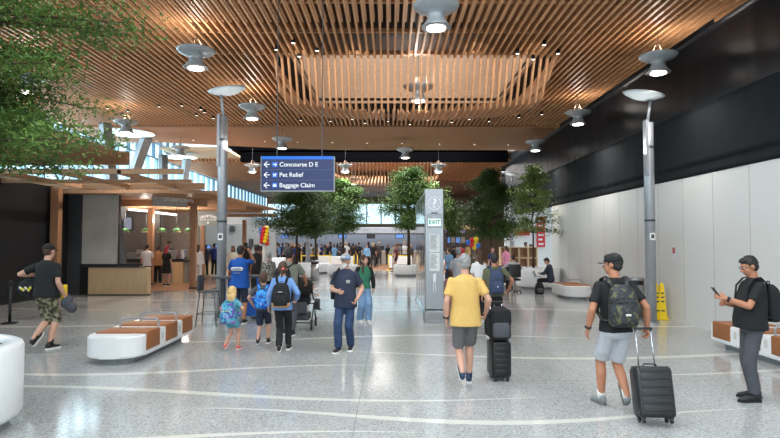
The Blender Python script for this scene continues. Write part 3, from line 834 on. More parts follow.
# green moss pendant shades
for k, px in enumerate((125, 146, 162, 176.5, 189)):
    Y = 25.0; x = P(px, Y); z = Zat(232.5, Y)
    t = thing('shop_pendant', ['green planted pendant lamp before the menu screens', 'green planted pendant lamp over the dark tiles at the timber post', 'green planted pendant lamp third along, at the edge of the pale tiles', 'green planted pendant lamp above the barista', 'green planted pendant lamp beside the corner timber post'][k], 'pendant lamp', (x, Y, z), 0, 'green pendant lamps over the coffee counter')
    b = BM(); lathe(b, V((x, Y, z)), [(.18, 0), (.19, .02), (.17, .035)], 20); part('rim', b, plyw, t)
    b = BM(); lathe(b, V((x, Y, z)), [(.18, .03), (.165, .1), (.11, .17), (.04, .2)], 20); part('shade', b, hang, t, True)
    b = BM(); tube(b, [(x, Y, z + .2), (x, Y, 3.6)], .008, 5); part('cord', b, black_s, t)
# coffee counter inside
t = thing('coffee_counter', 'dark coffee counter with machines inside the shop', 'counter', (-9.7, 25.8, 0))
b = BM(); rbox(b, P(115, 26), P(189, 26), 25.8, 26.5, 0, .95, .01); part('base', b, mat('counter_grey', rgb(150, 146, 140), .4), t)
b = BM(); box(b, P(114, 26), P(190, 26), 25.7, 26.6, .95, 1.02); part('worktop', b, blackm, t)
b = BM(); box(b, P(174, 25.7), P(184, 25.7), 25.6, 25.8, 0, .95); part('ply_end', b, plyw, t)
for k, (px, w, h, m) in enumerate(((133, .5, .35, steel), (141, .35, .5, chrome), (172, .55, .45, steel), (181, .4, .5, chrome), (122, .6, .25, darkgrey))):
    x = P(px, 26)
    t = thing('coffee_machine', ['steel coffee machine left on the coffee counter', 'chrome coffee machine second from left on the counter', 'steel espresso machine right of the barista', 'chrome grinder at the right end of the counter', 'dark grey food warmer at the left end of the counter'][k], 'coffee machine', (x, 26.1, 1.02), 0, 'machines on the coffee counter')
    b = BM(); rbox(b, x - w/2, x + w/2, 25.9, 26.3, 1.05, 1.02 + h, .03); part('body', b, m, t)
    b = BM(); box(b, x - w/2 + .03, x + w/2 - .03, 25.88, 25.92, 1.02, 1.08); part('drip_tray', b, black_s, t)
    b = BM(); cone(b, (x, 25.86, 1.02 + h * .6), .02, (x, 25.86, 1.02 + h * .3), .02); cone(b, (x - w * .3, 25.86, 1.02 + h * .6), .02, (x - w * .3, 25.86, 1.02 + h * .3), .02); part('spout', b, chrome, t)
# shop signs
t = thing('shop_sign', 'grey hanging shop sign with raised lettering under the pergola edge', 'sign', (P(170, 21.8), 21.8, Zat(208, 21.8)))
M0 = Matrix.Translation((P(153, 21.2), 21.2, 0)) @ Matrix.Rotation(math.atan2(1.2, P(187, 22.4) - P(153, 21.2)), 4, 'Z')
Ls = math.hypot(1.2, P(187, 22.4) - P(153, 21.2))
b = BM(); box(b, 0, Ls, 0, .1, 3.22, 3.74, M0); part('panel', b, mat('sign_zinc', rgb(176, 174, 170), .5, metal=.1), t)
text('STUMPTOWN', .21, M0 @ Matrix.Translation((.42, -.006, 3.47)) @ FACE, mat('sign_letter_pale', rgb(232, 232, 230), .5), t, bold=.004)
t = thing('shop_sign', 'dark grey shop sign with white arched lettering beyond the corner post', 'sign', (P(208, 26.5), 26.5, Zat(226, 26.5)))
b = BM(); box(b, P(198, 26.5), P(219, 26.5), 26.5, 26.6, Zat(225.5, 26.5), Zat(211.5, 26.5)); part('panel', b, mat('sign_grey', rgb(120, 122, 120), .5), t)
cxs = P(208, 26.5)
sgn = 'STUMPTOWN'
for i, ch in enumerate(sgn):
    a = (i - 4) / 4
    text(ch, .17, Matrix.Translation((cxs + a * .34, 26.49, Zat(216.5, 26.5) - .07 * a * a)) @ FACE @ Matrix.Rotation(-a * .35, 4, 'Z'), signwhite, t, 'letter', align='CENTER')
text('COFFEE ROASTERS', .085, facing(cxs, 26.49, Zat(220, 26.5)), signwhite, t, align='CENTER')
b = BM(); ell(b, (cxs, 26.49, Zat(222.8, 26.5)), (.04, .005, .05)); part('emblem', b, signwhite, t)
# round skylights and raking columns
for k, (px, py, r, lb) in enumerate(((128, 132, .98, 'nearer'), (179, 156.4, .9, 'farther'))):
    Y = (6.44 - CH) * F / (HZ - py); x = P(px, Y)
    b = BM(); lathe(b, V((x, Y, 6.40)), [(r, 0), (r + .04, .01), (r + .04, .035)], 40); 
    w = struct('window_%d' % (3 + k), b, white)
    b = BM(); lathe(b, V((x, Y, 6.395)), [(r - .03, 0), (r - .03, .012)], 40); part('pane', b, mat('skylight_pane', rgb(215, 240, 245), emit=1.1, ecol=rgb(205, 238, 245)), w)
colgrey = mat('column_paint', rgb(130, 136, 142), .45, var=.04)
def raking(p0, p1, w, label, m=colgrey):
    t = thing('steel_column', label, 'column', (p0[0], p0[1], 0), 0, 'raking steel columns on the left')
    b = BM()
    p0, p1 = V(p0), V(p1); ax = V((1, .15, 0)).normalized(); ay = V((-.15, 1, 0)).normalized()
    skin(b, [ring(b, p0, ax, ay, w * .55, w * .55, 4, 2), ring(b, p1, ax, ay, w * .8, w * .8, 4, 2)])
    bmesh.ops.rotate(b, verts=b.verts, cent=p0, matrix=Matrix.Identity(3)); part('shaft', b, m, t)
    b = BM(); lathe(b, p1 - V((0, 0, .05)), [(w * .7, 0), (w * .7, .05)], 16); part('top_plate', b, darkgrey, t)
    b = BM(); box(b, p0.x - w, p0.x + w, p0.y - w, p0.y + w, 0, .05); part('base_plate', b, darkgrey, t)
raking((P(126, 21.6), 21.6, 0), (P(103, 21.6), 21.6, 6.38), .3, 'dark grey raking steel column left of the nearer round skylight')
raking((P(95, 24.6), 24.6, 0), (P(145, 24.6), 24.6, 6.36), .34, 'pale steel column leaning under the nearer round skylight')
raking((P(165, 29.5), 29.5, 0), (P(162, 29.5), 29.5, 6.36), .3, 'dark short seen steel column left of the farther round skylight', darkgrey)
raking((P(172, 31), 31, 0), (P(186, 31), 31, 6.36), .3, 'grey steel column under the farther round skylight')

# ------------------------------------------------------------------ far fittings
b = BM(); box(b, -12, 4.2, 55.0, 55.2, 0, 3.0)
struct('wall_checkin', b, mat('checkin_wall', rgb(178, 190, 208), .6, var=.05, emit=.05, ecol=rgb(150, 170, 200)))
t = thing('checkin_canopy', 'pale grey canopy band above the far check-in desks', 'canopy', (-4, 50, 2.7))
b = BM(); rbox(b, -11, 3.5, 48, 53, 2.5, 3.05, .05); part('fascia', b, mat('canopy_pale', rgb(200, 206, 214), .5), t)
b = BM(); box(b, -10.8, 3.3, 47.98, 48.0, 2.5, 2.54); part('edge_strip', b, darkgrey, t)
dl = ['leftmost pale check-in desk under the trees', 'second pale check-in desk, behind the trunk pair', 'third pale check-in desk behind the yellow post pair', 'fourth pale check-in desk behind the navy shirt man', 'fifth pale check-in desk left of the last yellow post', 'rightmost pale check-in desk beside the steel pillar']
for k in range(6):
    x = -9.8 + k * 2.25; Y = 46
    t = thing('checkin_desk', dl[k], 'desk', (x, Y, 0), 0, 'check-in desks at the far end')
    b = BM(); rbox(b, x - .8, x + .8, Y, Y + .7, 0, 1.05, .03); part('body', b, mat('desk_pale', rgb(190, 186, 178), .5), t)
    b = BM(); rbox(b, x - .85, x + .85, Y - .05, Y + .75, 1.05, 1.1, .01); part('top', b, white, t)
    b = BM(); box(b, x - .3, x + .3, Y + .4, Y + .45, 1.15, 1.5); box(b, x - .03, x + .03, Y + .42, Y + .45, 1.1, 1.2); part('monitor', b, black_s, t)
for (a, c, Y, h, lb) in ((318, 353, 39, .85, 'long white barrier desk behind the yellow queue belt'), (388, 412, 38.2, .85, 'white barrier desk behind the woman in maroon'), (272, 285, 34, .9, 'white low desk left of the planter group')):
    t = thing('barrier_desk', lb, 'desk', (P((a+c)/2, Y), Y, 0), 0, 'white barrier desks')
    b = BM(); rbox(b, P(a, Y), P(c, Y), Y, Y + .5, .08, h, .04); part('body', b, white, t)
    b = BM(); box(b, P(a, Y) + .1, P(c, Y) - .1, Y + .05, Y + .45, 0, .08); part('plinth', b, darkgrey, t)
for k in range(5):
    x = -8.8 + k * 2.4
    t = thing('overhead_screen', ['dark overhead screen leftmost above check-in', 'dark overhead screen second from left above check-in', 'dark overhead screen behind the middle tree', 'dark overhead screen by the bright window', 'dark overhead screen rightmost above check-in'][k], 'screen', (x, 47.8, 2.3), 0, 'overhead check-in screens')
    b = BM(); box(b, x - .35, x + .35, 47.8, 47.88, 2.1, 2.48); part('casing', b, black_s, t)
    b = BM(); box(b, x - .04, x + .04, 47.84, 48.1, 2.3, 2.52); part('bracket', b, black_s, t)
    b = BM(); box(b, x - .3, x + .3, 47.79, 47.8, 2.14, 2.44); part('display', b, darkgrey if k % 2 else screen_b, t)
# wall behind the coffee shop, with desk and monitors
b = BM(); box(b, -16, -7.2, 36.0, 36.2, 0, 2.95); struct('wall_mid_left', b, mat('mid_wall', rgb(150, 150, 148), .6))
for k, (px, py, w, h, m) in enumerate(((207, 247, .5, .25, screen_b), (216, 246, .3, .2, screen_b), (232, 229, .3, .35, darkgrey), (251, 243, .28, .5, darkgrey))):
    Y = 35.8; x = P(px, Y); z = Zat(py, Y)
    t = thing('wall_monitor', ['glowing blue screen left of the left lamp post, at head height', 'small glowing blue screen beside the worker in dark blue', 'dark square display high on the grey wall by the lamp post', 'dark tall display on the grey wall beside the slim post'][k], 'screen', (x, Y, z), 0, 'screens on the grey wall')
    b = BM(); box(b, x - w/2, x + w/2, Y, Y + .08, z - h/2, z + h/2); part('casing', b, black_s, t)
    b = BM(); box(b, x - w/2 + .03, x + w/2 - .03, Y - .01, Y, z - h/2 + .03, z + h/2 - .03); part('display', b, m, t)
for k, (px, Y, w) in enumerate(((210, 33, 1.2), (250, 30.5, 1.3), (231, 33.2, .9))):
    x = P(px, Y)
    t = thing('service_desk', ['brown service desk left of the left lamp post', 'dark service desk behind the worker in the blue vest', 'small brown service desk right of the lamp post'][k], 'desk', (x, Y, 0), 0, 'service desks by the grey wall')
    b = BM(); rbox(b, x - w/2, x + w/2, Y, Y + .6, 0, 1.0, .02); part('body', b, plyw if k != 1 else darkgrey, t)
    b = BM(); box(b, x - w/2 - .03, x + w/2 + .03, Y - .03, Y + .63, 1.0, 1.05); part('top', b, blackm, t)
# right far: shop with lit canopy, sign wall, shelf booth
Y = 40
t = thing('kiosk_shop', 'far shop kiosk with pale lit canopy and lilac screen right of the pillar', 'kiosk', (P(457, Y), Y, 0))
b = BM(); rbox(b, P(443, Y), P(481, Y), Y - .2, Y + 2.5, Zat(229, Y), Zat(225.5, Y), .03); part('canopy', b, mat('canopy_beige', rgb(206, 180, 140), .5, emit=.12, ecol=rgb(220, 190, 140)), t)
b = BM(); box(b, P(443, Y), P(470, Y), Y + 2.3, Y + 2.4, 0, Zat(229, Y)); part('back_wall', b, mat('kiosk_back', rgb(96, 90, 90), .6), t)
b = BM(); box(b, P(445, Y), P(465, Y), Y, Y + .06, Zat(233, Y), Zat(229.5, Y)); part('header_screen', b, screen_p, t)
for k in range(4):
    b = BM(); box(b, P(446 + k * 5, Y + 2.2), P(450 + k * 5, Y + 2.2), Y + 2.2, Y + 2.3, Zat(243, Y), Zat(237, Y)); part('menu_board', b, offwhite if k % 2 else screen_b, t)
b = BM(); rbox(b, P(444, Y), P(468, Y), Y, Y + .6, 0, 1.1, .02); part('counter', b, greyp, t)
Y = 31
b = BM(); box(b, P(505, Y), 12, Y, Y + .2, 0, Zat(205, Y)); struct('wall_sign_side', b, mat('sign_wall_white', rgb(214, 214, 214), .5))
t = thing('wall_sign', 'red vertical banner on the white wall behind the slender tree', 'banner', (P(541, 30.9), 30.9, Zat(247, 31)), 0)
b = BM(); box(b, P(537, 30.9), P(545, 30.9), 30.9, 30.97, Zat(247, 31), Zat(217, 31)); part('banner', b, redm, t)
b = BM(); 
for k in range(6): box(b, P(538.5, 30.88), P(538.5 + [5, 4, 5, 3, 5, 4][k], 30.88), 30.89, 30.9, Zat(245 - k * 4.5, 31), Zat(243.2 - k * 4.5, 31))
part('banner_print', b, paper, t)
t = thing('wall_sign', 'red and white lettered sign on the white wall behind the far lamp post', 'sign', (P(517, 30.9), 30.9, Zat(235, 31)), 0)
b = BM(); box(b, P(507, 30.9), P(530, 30.9), 30.9, 30.97, Zat(235.5, 31), Zat(230, 31)); part('red_band', b, redm, t)
b = BM(); box(b, P(507, 30.9), P(530, 30.9), 30.9, 30.95, Zat(229, 31), Zat(222, 31)); part('white_band', b, paper, t)
b = BM(); 
for k in range(5): box(b, P(508.5 + k * 4.2, 30.88), P(511 + k * 4.2, 30.88), 30.88, 30.9, Zat(227.5, 31), Zat(223.5, 31))
part('band_print', b, inkm, t)
Y = 27.6
t = thing('shelf_booth', 'pale timber shelf booth behind the seated people near the white wall', 'shelf', (P(518, Y), Y, 0))
b = BM()
x0, x1 = P(501, Y), P(537, Y)
for k in range(5): box(b, x0 + (x1 - x0) * k / 4 - .03, x0 + (x1 - x0) * k / 4 + .03, Y, Y + .4, 0, Zat(247, Y))
part('upright', b, plyw, t)
b = BM()
for z in (.05, .55, 1.05, Zat(247, Y) - .04): box(b, x0, x1, Y, Y + .4, z, z + .04)
part('shelf_board', b, plyw, t)
b = BM(); box(b, x0, x1, Y + .4, Y + .43, 0, Zat(247, Y)); part('back_board', b, postw, t)

# balloons
bc = {'red': mat('balloon_red', rgb(215, 35, 40), .3, var=.02), 'yellow': mat('balloon_yellow', rgb(240, 205, 20), .3, var=.02), 'blue': mat('balloon_blue', rgb(40, 110, 210), .3, var=.02)}
Y = 22.0
for k, (px, py, c) in enumerate(((468, 242.5, 'blue'), (472.3, 240.5, 'red'), (472.3, 245.2, 'red'), (476, 239.5, 'yellow'), (476.5, 243.5, 'yellow'), (475.3, 247.5, 'yellow'), (478.3, 245.8, 'blue'))):
    x = P(px, Y); z = Zat(py, Y)
    t = thing('balloon', ['pale blue balloon at the left of the bunch', 'upper red balloon of the bunch', 'lower red balloon of the bunch', 'topmost yellow balloon of the bunch', 'middle yellow balloon of the bunch', 'lowest yellow balloon of the bunch', 'blue balloon half hidden at the right of the bunch'][k], 'balloon', (x, Y + (k % 3) * .1, z - .1), 0, 'balloon bunch behind the yellow shirt man')
    yy = Y + (k % 3) * .1
    b = BM(); lathe(b, V((x, yy, z)), [(.01, -.115), (.05, -.085), (.09, -.02), (.095, .03), (.07, .08), (.02, .1)], 16); part('envelope', b, bc[c], t, True)
    b = BM(); tube(b, [(x, yy, z - .11), (P(474, Y), Y, z - .7), (P(474, Y), Y, .9)], .003, 4); part('string', b, offwhite, t)
Y = 20.0
t = thing('balloon_column', 'twisted red yellow and blue balloon column on a white pole', 'balloon column', (P(264, Y), Y, 0))
rnd = random.Random(3)
for k in range(26):
    z = Zat(244, Y) + (Zat(227.5, Y) - Zat(244, Y)) * k / 25
    a = k * 1.3
    c = ['red', 'yellow', 'blue', 'red', 'yellow'][k % 5]
    x = P(264.3, Y) + .1 * math.cos(a) ; yy = Y + .1 * math.sin(a)
    b = BM(); ell(b, (x, yy, z), (.085, .085, .07), n=12); part('balloon', b, bc[c], t, True)
b = BM(); tube(b, [(P(264, Y), Y, 0), (P(264, Y), Y, Zat(243, Y))], .05, 10); part('pole', b, offwhite, t, True)
b = BM(); lathe(b, V((P(264, Y), Y, 0)), [(.25, 0), (.25, .03), (.05, .06)], 20); part('base', b, signblue, t)
# ------------------------------------------------------------------ people
skinm = mat('skin_light', rgb(196, 150, 128), .55, var=.05, scale=6)
skint = mat('skin_tan', rgb(176, 120, 90), .55, var=.05, scale=6)
skind = mat('skin_brown', rgb(120, 78, 56), .55, var=.05, scale=6)
eyew = mat('eye_white', rgb(235, 232, 226), .3, var=.0); eyed = mat('eye_dark', rgb(30, 22, 18), .2, var=.0)
lipm = mat('lips', rgb(160, 92, 82), .5, var=.02)
def fab_(n, c, **k):
    k.setdefault('bump', .15); k.setdefault('scale', 60)
    return mat(n, c, k.pop('rough', .85), var=k.pop('var', .08), **k)
f_black = fab_('cloth_black', rgb(20, 21, 24)); f_yellow = fab_('cloth_yellow', rgb(208, 170, 98)); f_grey = fab_('cloth_grey', rgb(98, 98, 98))
f_ltgrey = fab_('cloth_light_grey', rgb(178, 182, 188)); f_slate = fab_('cloth_slate', rgb(72, 74, 80)); f_navy = fab_('cloth_navy', rgb(38, 46, 66))
f_denim = fab_('cloth_denim', rgb(42, 62, 96), var=.22, scale=9); f_ltdenim = fab_('cloth_light_denim', rgb(120, 152, 188), var=.15, scale=9)
f_green = fab_('cloth_green', rgb(52, 118, 92)); f_blue = fab_('cloth_blue', rgb(112, 150, 206)); f_vest = fab_('cloth_vest_blue', rgb(18, 80, 165))
f_white = fab_('cloth_white', rgb(220, 222, 224)); f_olive = fab_('cloth_olive', rgb(86, 88, 66)); f_stone = fab_('cloth_stone', rgb(116, 118, 104)); f_maroon = fab_('cloth_maroon', rgb(92, 36, 48)); f_pink = fab_('cloth_pink', rgb(206, 130, 156)); f_tan = fab_('cloth_tan', rgb(186, 140, 96)); f_ltblue = fab_('cloth_sky', rgb(120, 165, 205)); f_dkblue = fab_('cloth_dark_blue', rgb(28, 50, 110))
f_camo = mat('cloth_camouflage', rgb(110, 104, 84), .9, scale=14, kind='noise', cols=[rgb(56, 52, 44), rgb(84, 84, 62), rgb(124, 118, 94), rgb(152, 146, 122)])
f_girlbag = mat('bag_teal_purple', rgb(60, 160, 180), .6, scale=13, cols=[rgb(110, 60, 150), rgb(56, 74, 150), rgb(50, 150, 180), rgb(90, 180, 190), rgb(150, 110, 190)])
f_boybag = mat('bag_bright_blue', rgb(30, 130, 220), .6, scale=12, cols=[rgb(14, 60, 160), rgb(20, 110, 210), rgb(60, 170, 235), rgb(16, 90, 200)])
f_camobag = mat('bag_dark_camouflage', rgb(50, 52, 50), .6, scale=16, cols=[rgb(22, 24, 28), rgb(46, 52, 58), rgb(30, 34, 38), rgb(86, 84, 56)])
f_girldress = fab_('cloth_teal', rgb(88, 150, 170))
hairs = {'grey': mat('hair_grey', rgb(140, 140, 140), .7, var=.35, scale=30), 'black': mat('hair_black', rgb(30, 26, 25), .6, var=.3, scale=30), 'brown': mat('hair_brown', rgb(74, 50, 36), .65, var=.3, scale=30), 'blond': mat('hair_blond', rgb(214, 176, 118), .65, var=.25, scale=30), 'red': mat('hair_red', rgb(150, 34, 48), .65, var=.25, scale=30), 'white': mat('hair_white', rgb(206, 206, 204), .7, var=.2, scale=30)}
shoe_b = mat('shoe_black', rgb(30, 30, 32), .5); shoe_n = mat('shoe_navy', rgb(36, 56, 84), .6, var=.3, scale=20); shoe_g = mat('shoe_grey', rgb(132, 138, 140), .6, var=.3, scale=20); shoe_p = mat('shoe_coral', rgb(232, 104, 96), .6); shoe_w = mat('shoe_white', rgb(214, 214, 212), .6)
sole_w = mat('sole_white', rgb(222, 222, 218), .6); sole_b = mat('sole_black', rgb(28, 28, 30), .7); sole_g = mat('sole_grey', rgb(110, 110, 108), .7); sock_w = mat('sock_white', rgb(220, 220, 216), .8)

def ik(a, c, l1, l2, pole):
    a, c = V(a), V(c); d = c - a; D = d.length
    if D > (l1 + l2) * .999: c = a + d.normalized() * (l1 + l2) * .999; d = c - a; D = d.length
    u = d.normalized(); pole = V(pole); pole = (pole - u * pole.dot(u)).normalized()
    x = (l1 * l1 - l2 * l2 + D * D) / (2 * D); h = math.sqrt(max(0, l1 * l1 - x * x))
    return a + u * x + pole * h, c

class Person: pass
def person(label, loc, heading, height, top, bottom, shoes=shoe_b, sole=sole_w, skin_=skinm, hair=('short', 'brown'), arms=None, ank=None, fat=0.0, lean=0, hyaw=0, hpitch=0, fem=False, cap=None, hem=.86, sleeve='short', bkind='pants', detail=2, hips=None, seated=False, glasses=False, beard=None, socks=None, headk=1.0, group=None, curl=35, thumb=None, jacket=None, skip_shoes=False, eyes=True, name='person', bott_len=None, fingers=True):
    p = Person(); s = height / 1.75
    root = thing(name, label, 'person', loc, heading, group)
    M = Matrix.Translation(loc) @ Matrix.Rotation(heading, 4, 'Z') @ Matrix.Scale(s, 4)
    hz = hips[2] if hips else .932; hy = hips[1] if hips else 0.0; hx = hips[0] if hips else 0.0
    dz = hz - .92
    Ul = Matrix.Translation((hx, hy, hz)) @ Matrix.Rotation(R(-lean), 4, 'X') @ Matrix.Translation((0, 0, -.92))
    U = lambda q: Ul @ V(q)
    vox = {3: .0085, 2: .0105, 1: .02, 0: .03}[detail]; nn = 14 if detail >= 2 else 10
    sw = .152 if fem else .178
    arms = arms or {}; ank = ank or {}
    J = {}
    for sd, sg in (('L', -1), ('R', 1)):
        sh = U((sg * sw, 0, 1.40))
        wt, pole = arms.get(sd, ((sg * .25, .06, .86), (sg * .35, -1, 0)))
        el, wr = ik(sh, V(wt), .29, .255, pole)
        J[sd] = (sh, el, wr)
        hp = V((hx + sg * .088, hy, hz - .02))
        a = ank.get(sd, ((sg * .11, 0, .085), 0, 0, (0, 1, 0)))
        kn, an = ik(hp, V(a[0]), .43, .41, a[3] if len(a) > 3 else (0, 1, 0))
        J[sd + 'leg'] = (hp, kn, an, a[1], a[2])
    p.J = J; p.M = M; p.U = Ul; p.s = s
    HM = Ul @ Matrix.Translation((0, .015, 1.56)) @ Matrix.Rotation(R(hyaw), 4, 'Z') @ Matrix.Rotation(R(-hpitch), 4, 'X') @ Matrix.Translation((0, .005, .075)) @ Matrix.Scale(headk, 4)
    p.H = HM
    # ---- body
    b = BM()
    f = fat
    hw = .172 if fem else .165
    wst = .125 if fem else .15
    loft(b, [(.80, .10, .08), (.86, .155, .11), (.92, hw, .115 + f * .3, f * .2), (1.06, wst + f * .6, .1 + f * .8, f * .5), (1.2, .15 + f * .4, .112 + f * .5, f * .3), (1.32, .158, .112), (1.40, .14, .082, -.01), (1.44, .09, .066, -.01), (1.48, .05, .05, 0)], 24, T=U)
    cone(b, U((0, -.012, 1.42)), .062, U((0, .01, 1.56)), .054, nn)
    ell(b, (0, -.012, .02), (.074, .094, .1), HM); ell(b, (0, .03, -.045), (.056, .062, .07), HM)
    if detail >= 1:
        ell(b, (0, .062, -.088), (.026, .022, .02), HM)
        t = BM(); cone(t, (0, .088, .012), .008, (0, .113, -.03), .013, 8); ell(t, (0, .107, -.032), (.016, .014, .012)); t.transform(HM); merge(b, t)
        for sg in (-1, 1): ell(b, (sg * .075, -.008, -.008), (.012, .021, .032), HM)
        ell(b, (0, .07, .03), (.05, .02, .012), HM)
        for sg in (-1, 1): ell(b, (sg * .034, .06, -.03), (.022, .02, .02), HM)
    for sd, sg in (('L', -1), ('R', 1)):
        sh, el, wr = J[sd]
        limb(b, sh, .046, el, .039, nn); 
        d = (wr - el).normalized()
        limb(b, el, .040, el + d * .09, .042, nn); limb(b, el + d * .09, .043, wr, .028, nn)
        hp, kn, an, fy, fp = J[sd + 'leg']
        lk = .84 if bkind == 'pants' else 1.0
        limb(b, hp, .088 * lk, kn, .056 * lk, nn)
        dd = (an - kn); back = V((0, -1, 0)); back = (back - dd.normalized() * back.dot(dd.normalized())) * .018
        limb(b, kn, .056 * lk, kn + dd * .35 + back, .058 * lk, nn); limb(b, kn + dd * .35 + back, .058 * lk, an, .037 * lk, nn)
        FM = Matrix.Translation(an) @ Matrix.Rotation(R(fy), 4, 'Z') @ Matrix.Rotation(R(-fp), 4, 'X')
        J[sd + 'foot'] = FM
        ell(b, (0, .06, -.045), (.036, .11, .03), FM); ell(b, (0, -.01, -.03), (.034, .05, .045), FM)
        # hand
        th = V((thumb or {}).get(sd, (0, 1, .0))); th = (th - d * th.dot(d)).normalized()
        n = d.cross(th).normalized()
        inward = V((-sg, 0, 0))
        if (thumb or {}).get(sd + 'n'): inward = V(thumb[sd + 'n'])
        if n.dot(inward) < 0: n = -n
        hs = 1.0 if not fem else .92
        t = BM(); ell(t, (0, 0, 0), (.05, .042, .017), n=12)
        t.transform(Matrix.Translation(wr + d * .052) @ Matrix((d, th, n)).transposed().to_4x4()); merge(b, t)
        c_ = curl if not isinstance(curl, dict) else curl.get(sd, 35)
        if fingers and detail >= 2:
            for k, (off, ln) in enumerate(((.03, .072), (.01, .08), (-.01, .074), (-.029, .06))):
                q = wr + d * .088 + th * off; ang = 0
                for j, fr in enumerate((.45, .3, .25)):
                    ang += R(c_ * (.7 + .12 * k))
                    q2 = q + (d * math.cos(ang) + n * math.sin(ang)) * ln * fr
                    limb(b, q, .0098 - j * .0006, q2, .0092 - j * .0006, 8); q = q2
            q = wr + d * .025 + th * .03; q2 = q + (d * .7 + th * .6 + n * .3).normalized() * .038; q3 = q2 + (d * .9 + th * .1 + n * .4).normalized() * .03
            limb(b, q, .013, q2, .011, 8); limb(b, q2, .011, q3, .009, 8)
        else:
            limb(b, wr + d * .07, .028, wr + d * .07 + (d * math.cos(R(c_)) + n * math.sin(R(c_))) * .07, .02, 8)
            limb(b, wr + d * .03 + th * .03, .014, wr + d * .07 + th * .05 + n * .02, .01, 6)
        p.__dict__['hand' + sd] = (wr, d, th, n)
    b = fuse(b, vox, 3 if detail >= 2 else 2); b.transform(M)
    body = part('body', b, skin_, root, True); p.root = root; p.body = body
    # ---- top
    if top is not None:
        sg_ = lambda q: -1 if q == 'L' else 1
        def shirt(bm, g, hem_, slv):
            loft(bm, [(hem_, .181 + f * .8 + g, .132 + f * .7 + g, f * .4), (.96, .17 + f * .8 + g, .122 + f * .9 + g, f * .5), (1.06, (.158 if not fem else .14) + f * .75 + g, .116 + f * .9 + g, f * .5), (1.2, .165 + f * .4 + g, .125 + f * .5 + g, f * .3), (1.32, .172 + g, .124 + g, 0), (1.395, .168 + g, .1 + g, -.008), (1.435, .142 + g, .088 + g, -.008), (1.465, .1 + g, .076 + g, -.008), (1.49, .068 + g * .6, .066 + g * .6, -.002)], 28, T=U)
            for sd in 'LR':
                sh, el, wr = J[sd]
                ell(bm, sh - V((sg_(sd) * .002, 0, .008)), .052 + g, n=nn)
                if slv == 'short':
                    d = (el - sh).normalized(); cone(bm, sh - V((0, 0, .008)), .052 + g, sh + d * .21, .056 + g, nn)
                elif slv == 'long':
                    limb(bm, sh, .054 + g, el, .049 + g, nn); cone(bm, el, .052 + g, el.lerp(wr, .96), .036 + g, nn)
        b = BM(); shirt(b, .008, hem, sleeve)
        b = fuse(b, max(vox, .011), 9 if detail >= 2 else 2, .008 if detail >= 2 else .005, 9); b.transform(M)
        part('shirt' if sleeve != 'vest' else 'vest', b, top, root, True)
    if jacket:
        b = BM(); 
        loft(b, [(hem - .02, .19, .125, -.02), (1.06, .165, .12, -.02), (1.32, .19, .125, -.015), (1.41, .18, .1, -.02), (1.46, .11, .075, -.025)], 24, T=U)
        for sd in 'LR':
            sh, el, wr = J[sd]; limb(b, sh, .074, el, .062, nn); cone(b, el, .062, el.lerp(wr, .95), .046, nn)
        cut = BM(); 
        b = fuse(b, max(vox, .011), 2, .01)
        gone = [v for v in b.verts if abs((Ul.inverted() @ v.co).x) < .085 and (Ul.inverted() @ v.co).y > .05 and (Ul.inverted() @ v.co).z < 1.47]
        bmesh.ops.delete(b, geom=gone, context='VERTS')
        bmesh.ops.solidify(b, geom=list(b.faces), thickness=.008)
        b.transform(M); part('jacket', b, jacket, root, True); cut.free()
    # ---- bottom
    b = BM()
    up = lambda q: V((hx, hy, dz)) + V(q)
    if bkind == 'skirt':
        loft(b, [(.55, .21, .17), (.8, .19, .145), (.92, .185, .13), (1.05, .15, .115)], 24, T=up)
    else:
        loft(b, [(.80, .12, .09), (.845, .168, .122), (.92, .168 + f * .3, .12 + f * .3, f * .2), (1.02, .146 + f * .6, .104 + f * .6, f * .4), (1.04, .14 + f * .5, .1 + f * .5, f * .4)], 26, T=up)
        for sd in 'LR':
            hp, kn, an, fy, fp = J[sd + 'leg']
            if bkind == 'shorts':
                l = bott_len or .95
                if l > 1:
                    limb(b, hp, .092, kn, .084, nn); cone(b, kn, .084, kn.lerp(an, l - 1), .08, nn)
                else: ell(b, hp, .092, n=nn); cone(b, hp, .092, hp.lerp(kn, l), .088, nn)
            else:
                w_ = {'wide': (.09, .1), 'slim': (.073, .062)}.get(bott_len, (.078, .07))
                limb(b, hp, .091, kn, w_[0], nn); cone(b, kn, w_[0], kn.lerp(an, .97), w_[1], nn)
    b = fuse(b, max(vox, .011), 3, .008 if detail >= 2 else .004, 9, (1, 1, 1.3)); b.transform(M)
    part({'skirt': 'skirt', 'shorts': 'shorts'}.get(bkind, 'trousers'), b, bottom, root, True)
    # ---- shoes
    if not skip_shoes:
        for sd in 'LR':
            FM = J[sd + 'foot']
            b = BM(); rs = []
            for (y, w, z, h) in ((-.07, .02, -.03, .03), (-.055, .034, -.022, .045), (-.01, .038, -.02, .052), (.05, .041, -.032, .04), (.11, .045, -.045, .03), (.16, .04, -.05, .024), (.195, .02, -.055, .015)):
                rs.append(ring(b, V((0, y, z)), V((1,0,0)), V((0,0,1)), w, h, 14, 2.4))
            skin(b, rs); b.transform(M @ FM); sho = part('shoe', b, shoes, root, True)
            if detail >= 1:
                b = BM(); out = []
                for (y, w) in ((-.078, .018), (-.06, .036), (0, .038), (.06, .041), (.12, .047), (.17, .043), (.205, .02)):
                    out.append((w, y))
                prism(b, out + [(-w, y) for w, y in reversed(out)], -.085, -.06); b.transform(M @ FM); part('sole', b, sole, sho)
            if socks:
                hp, kn, an, fy, fp = J[sd + 'leg']
                b = BM(); cone(b, an - V((0, 0, .02)), .043, an.lerp(kn, .2), .044, nn); b.transform(M); part('sock', b, socks, root, True)
    # ---- head dress
    st, hc = hair
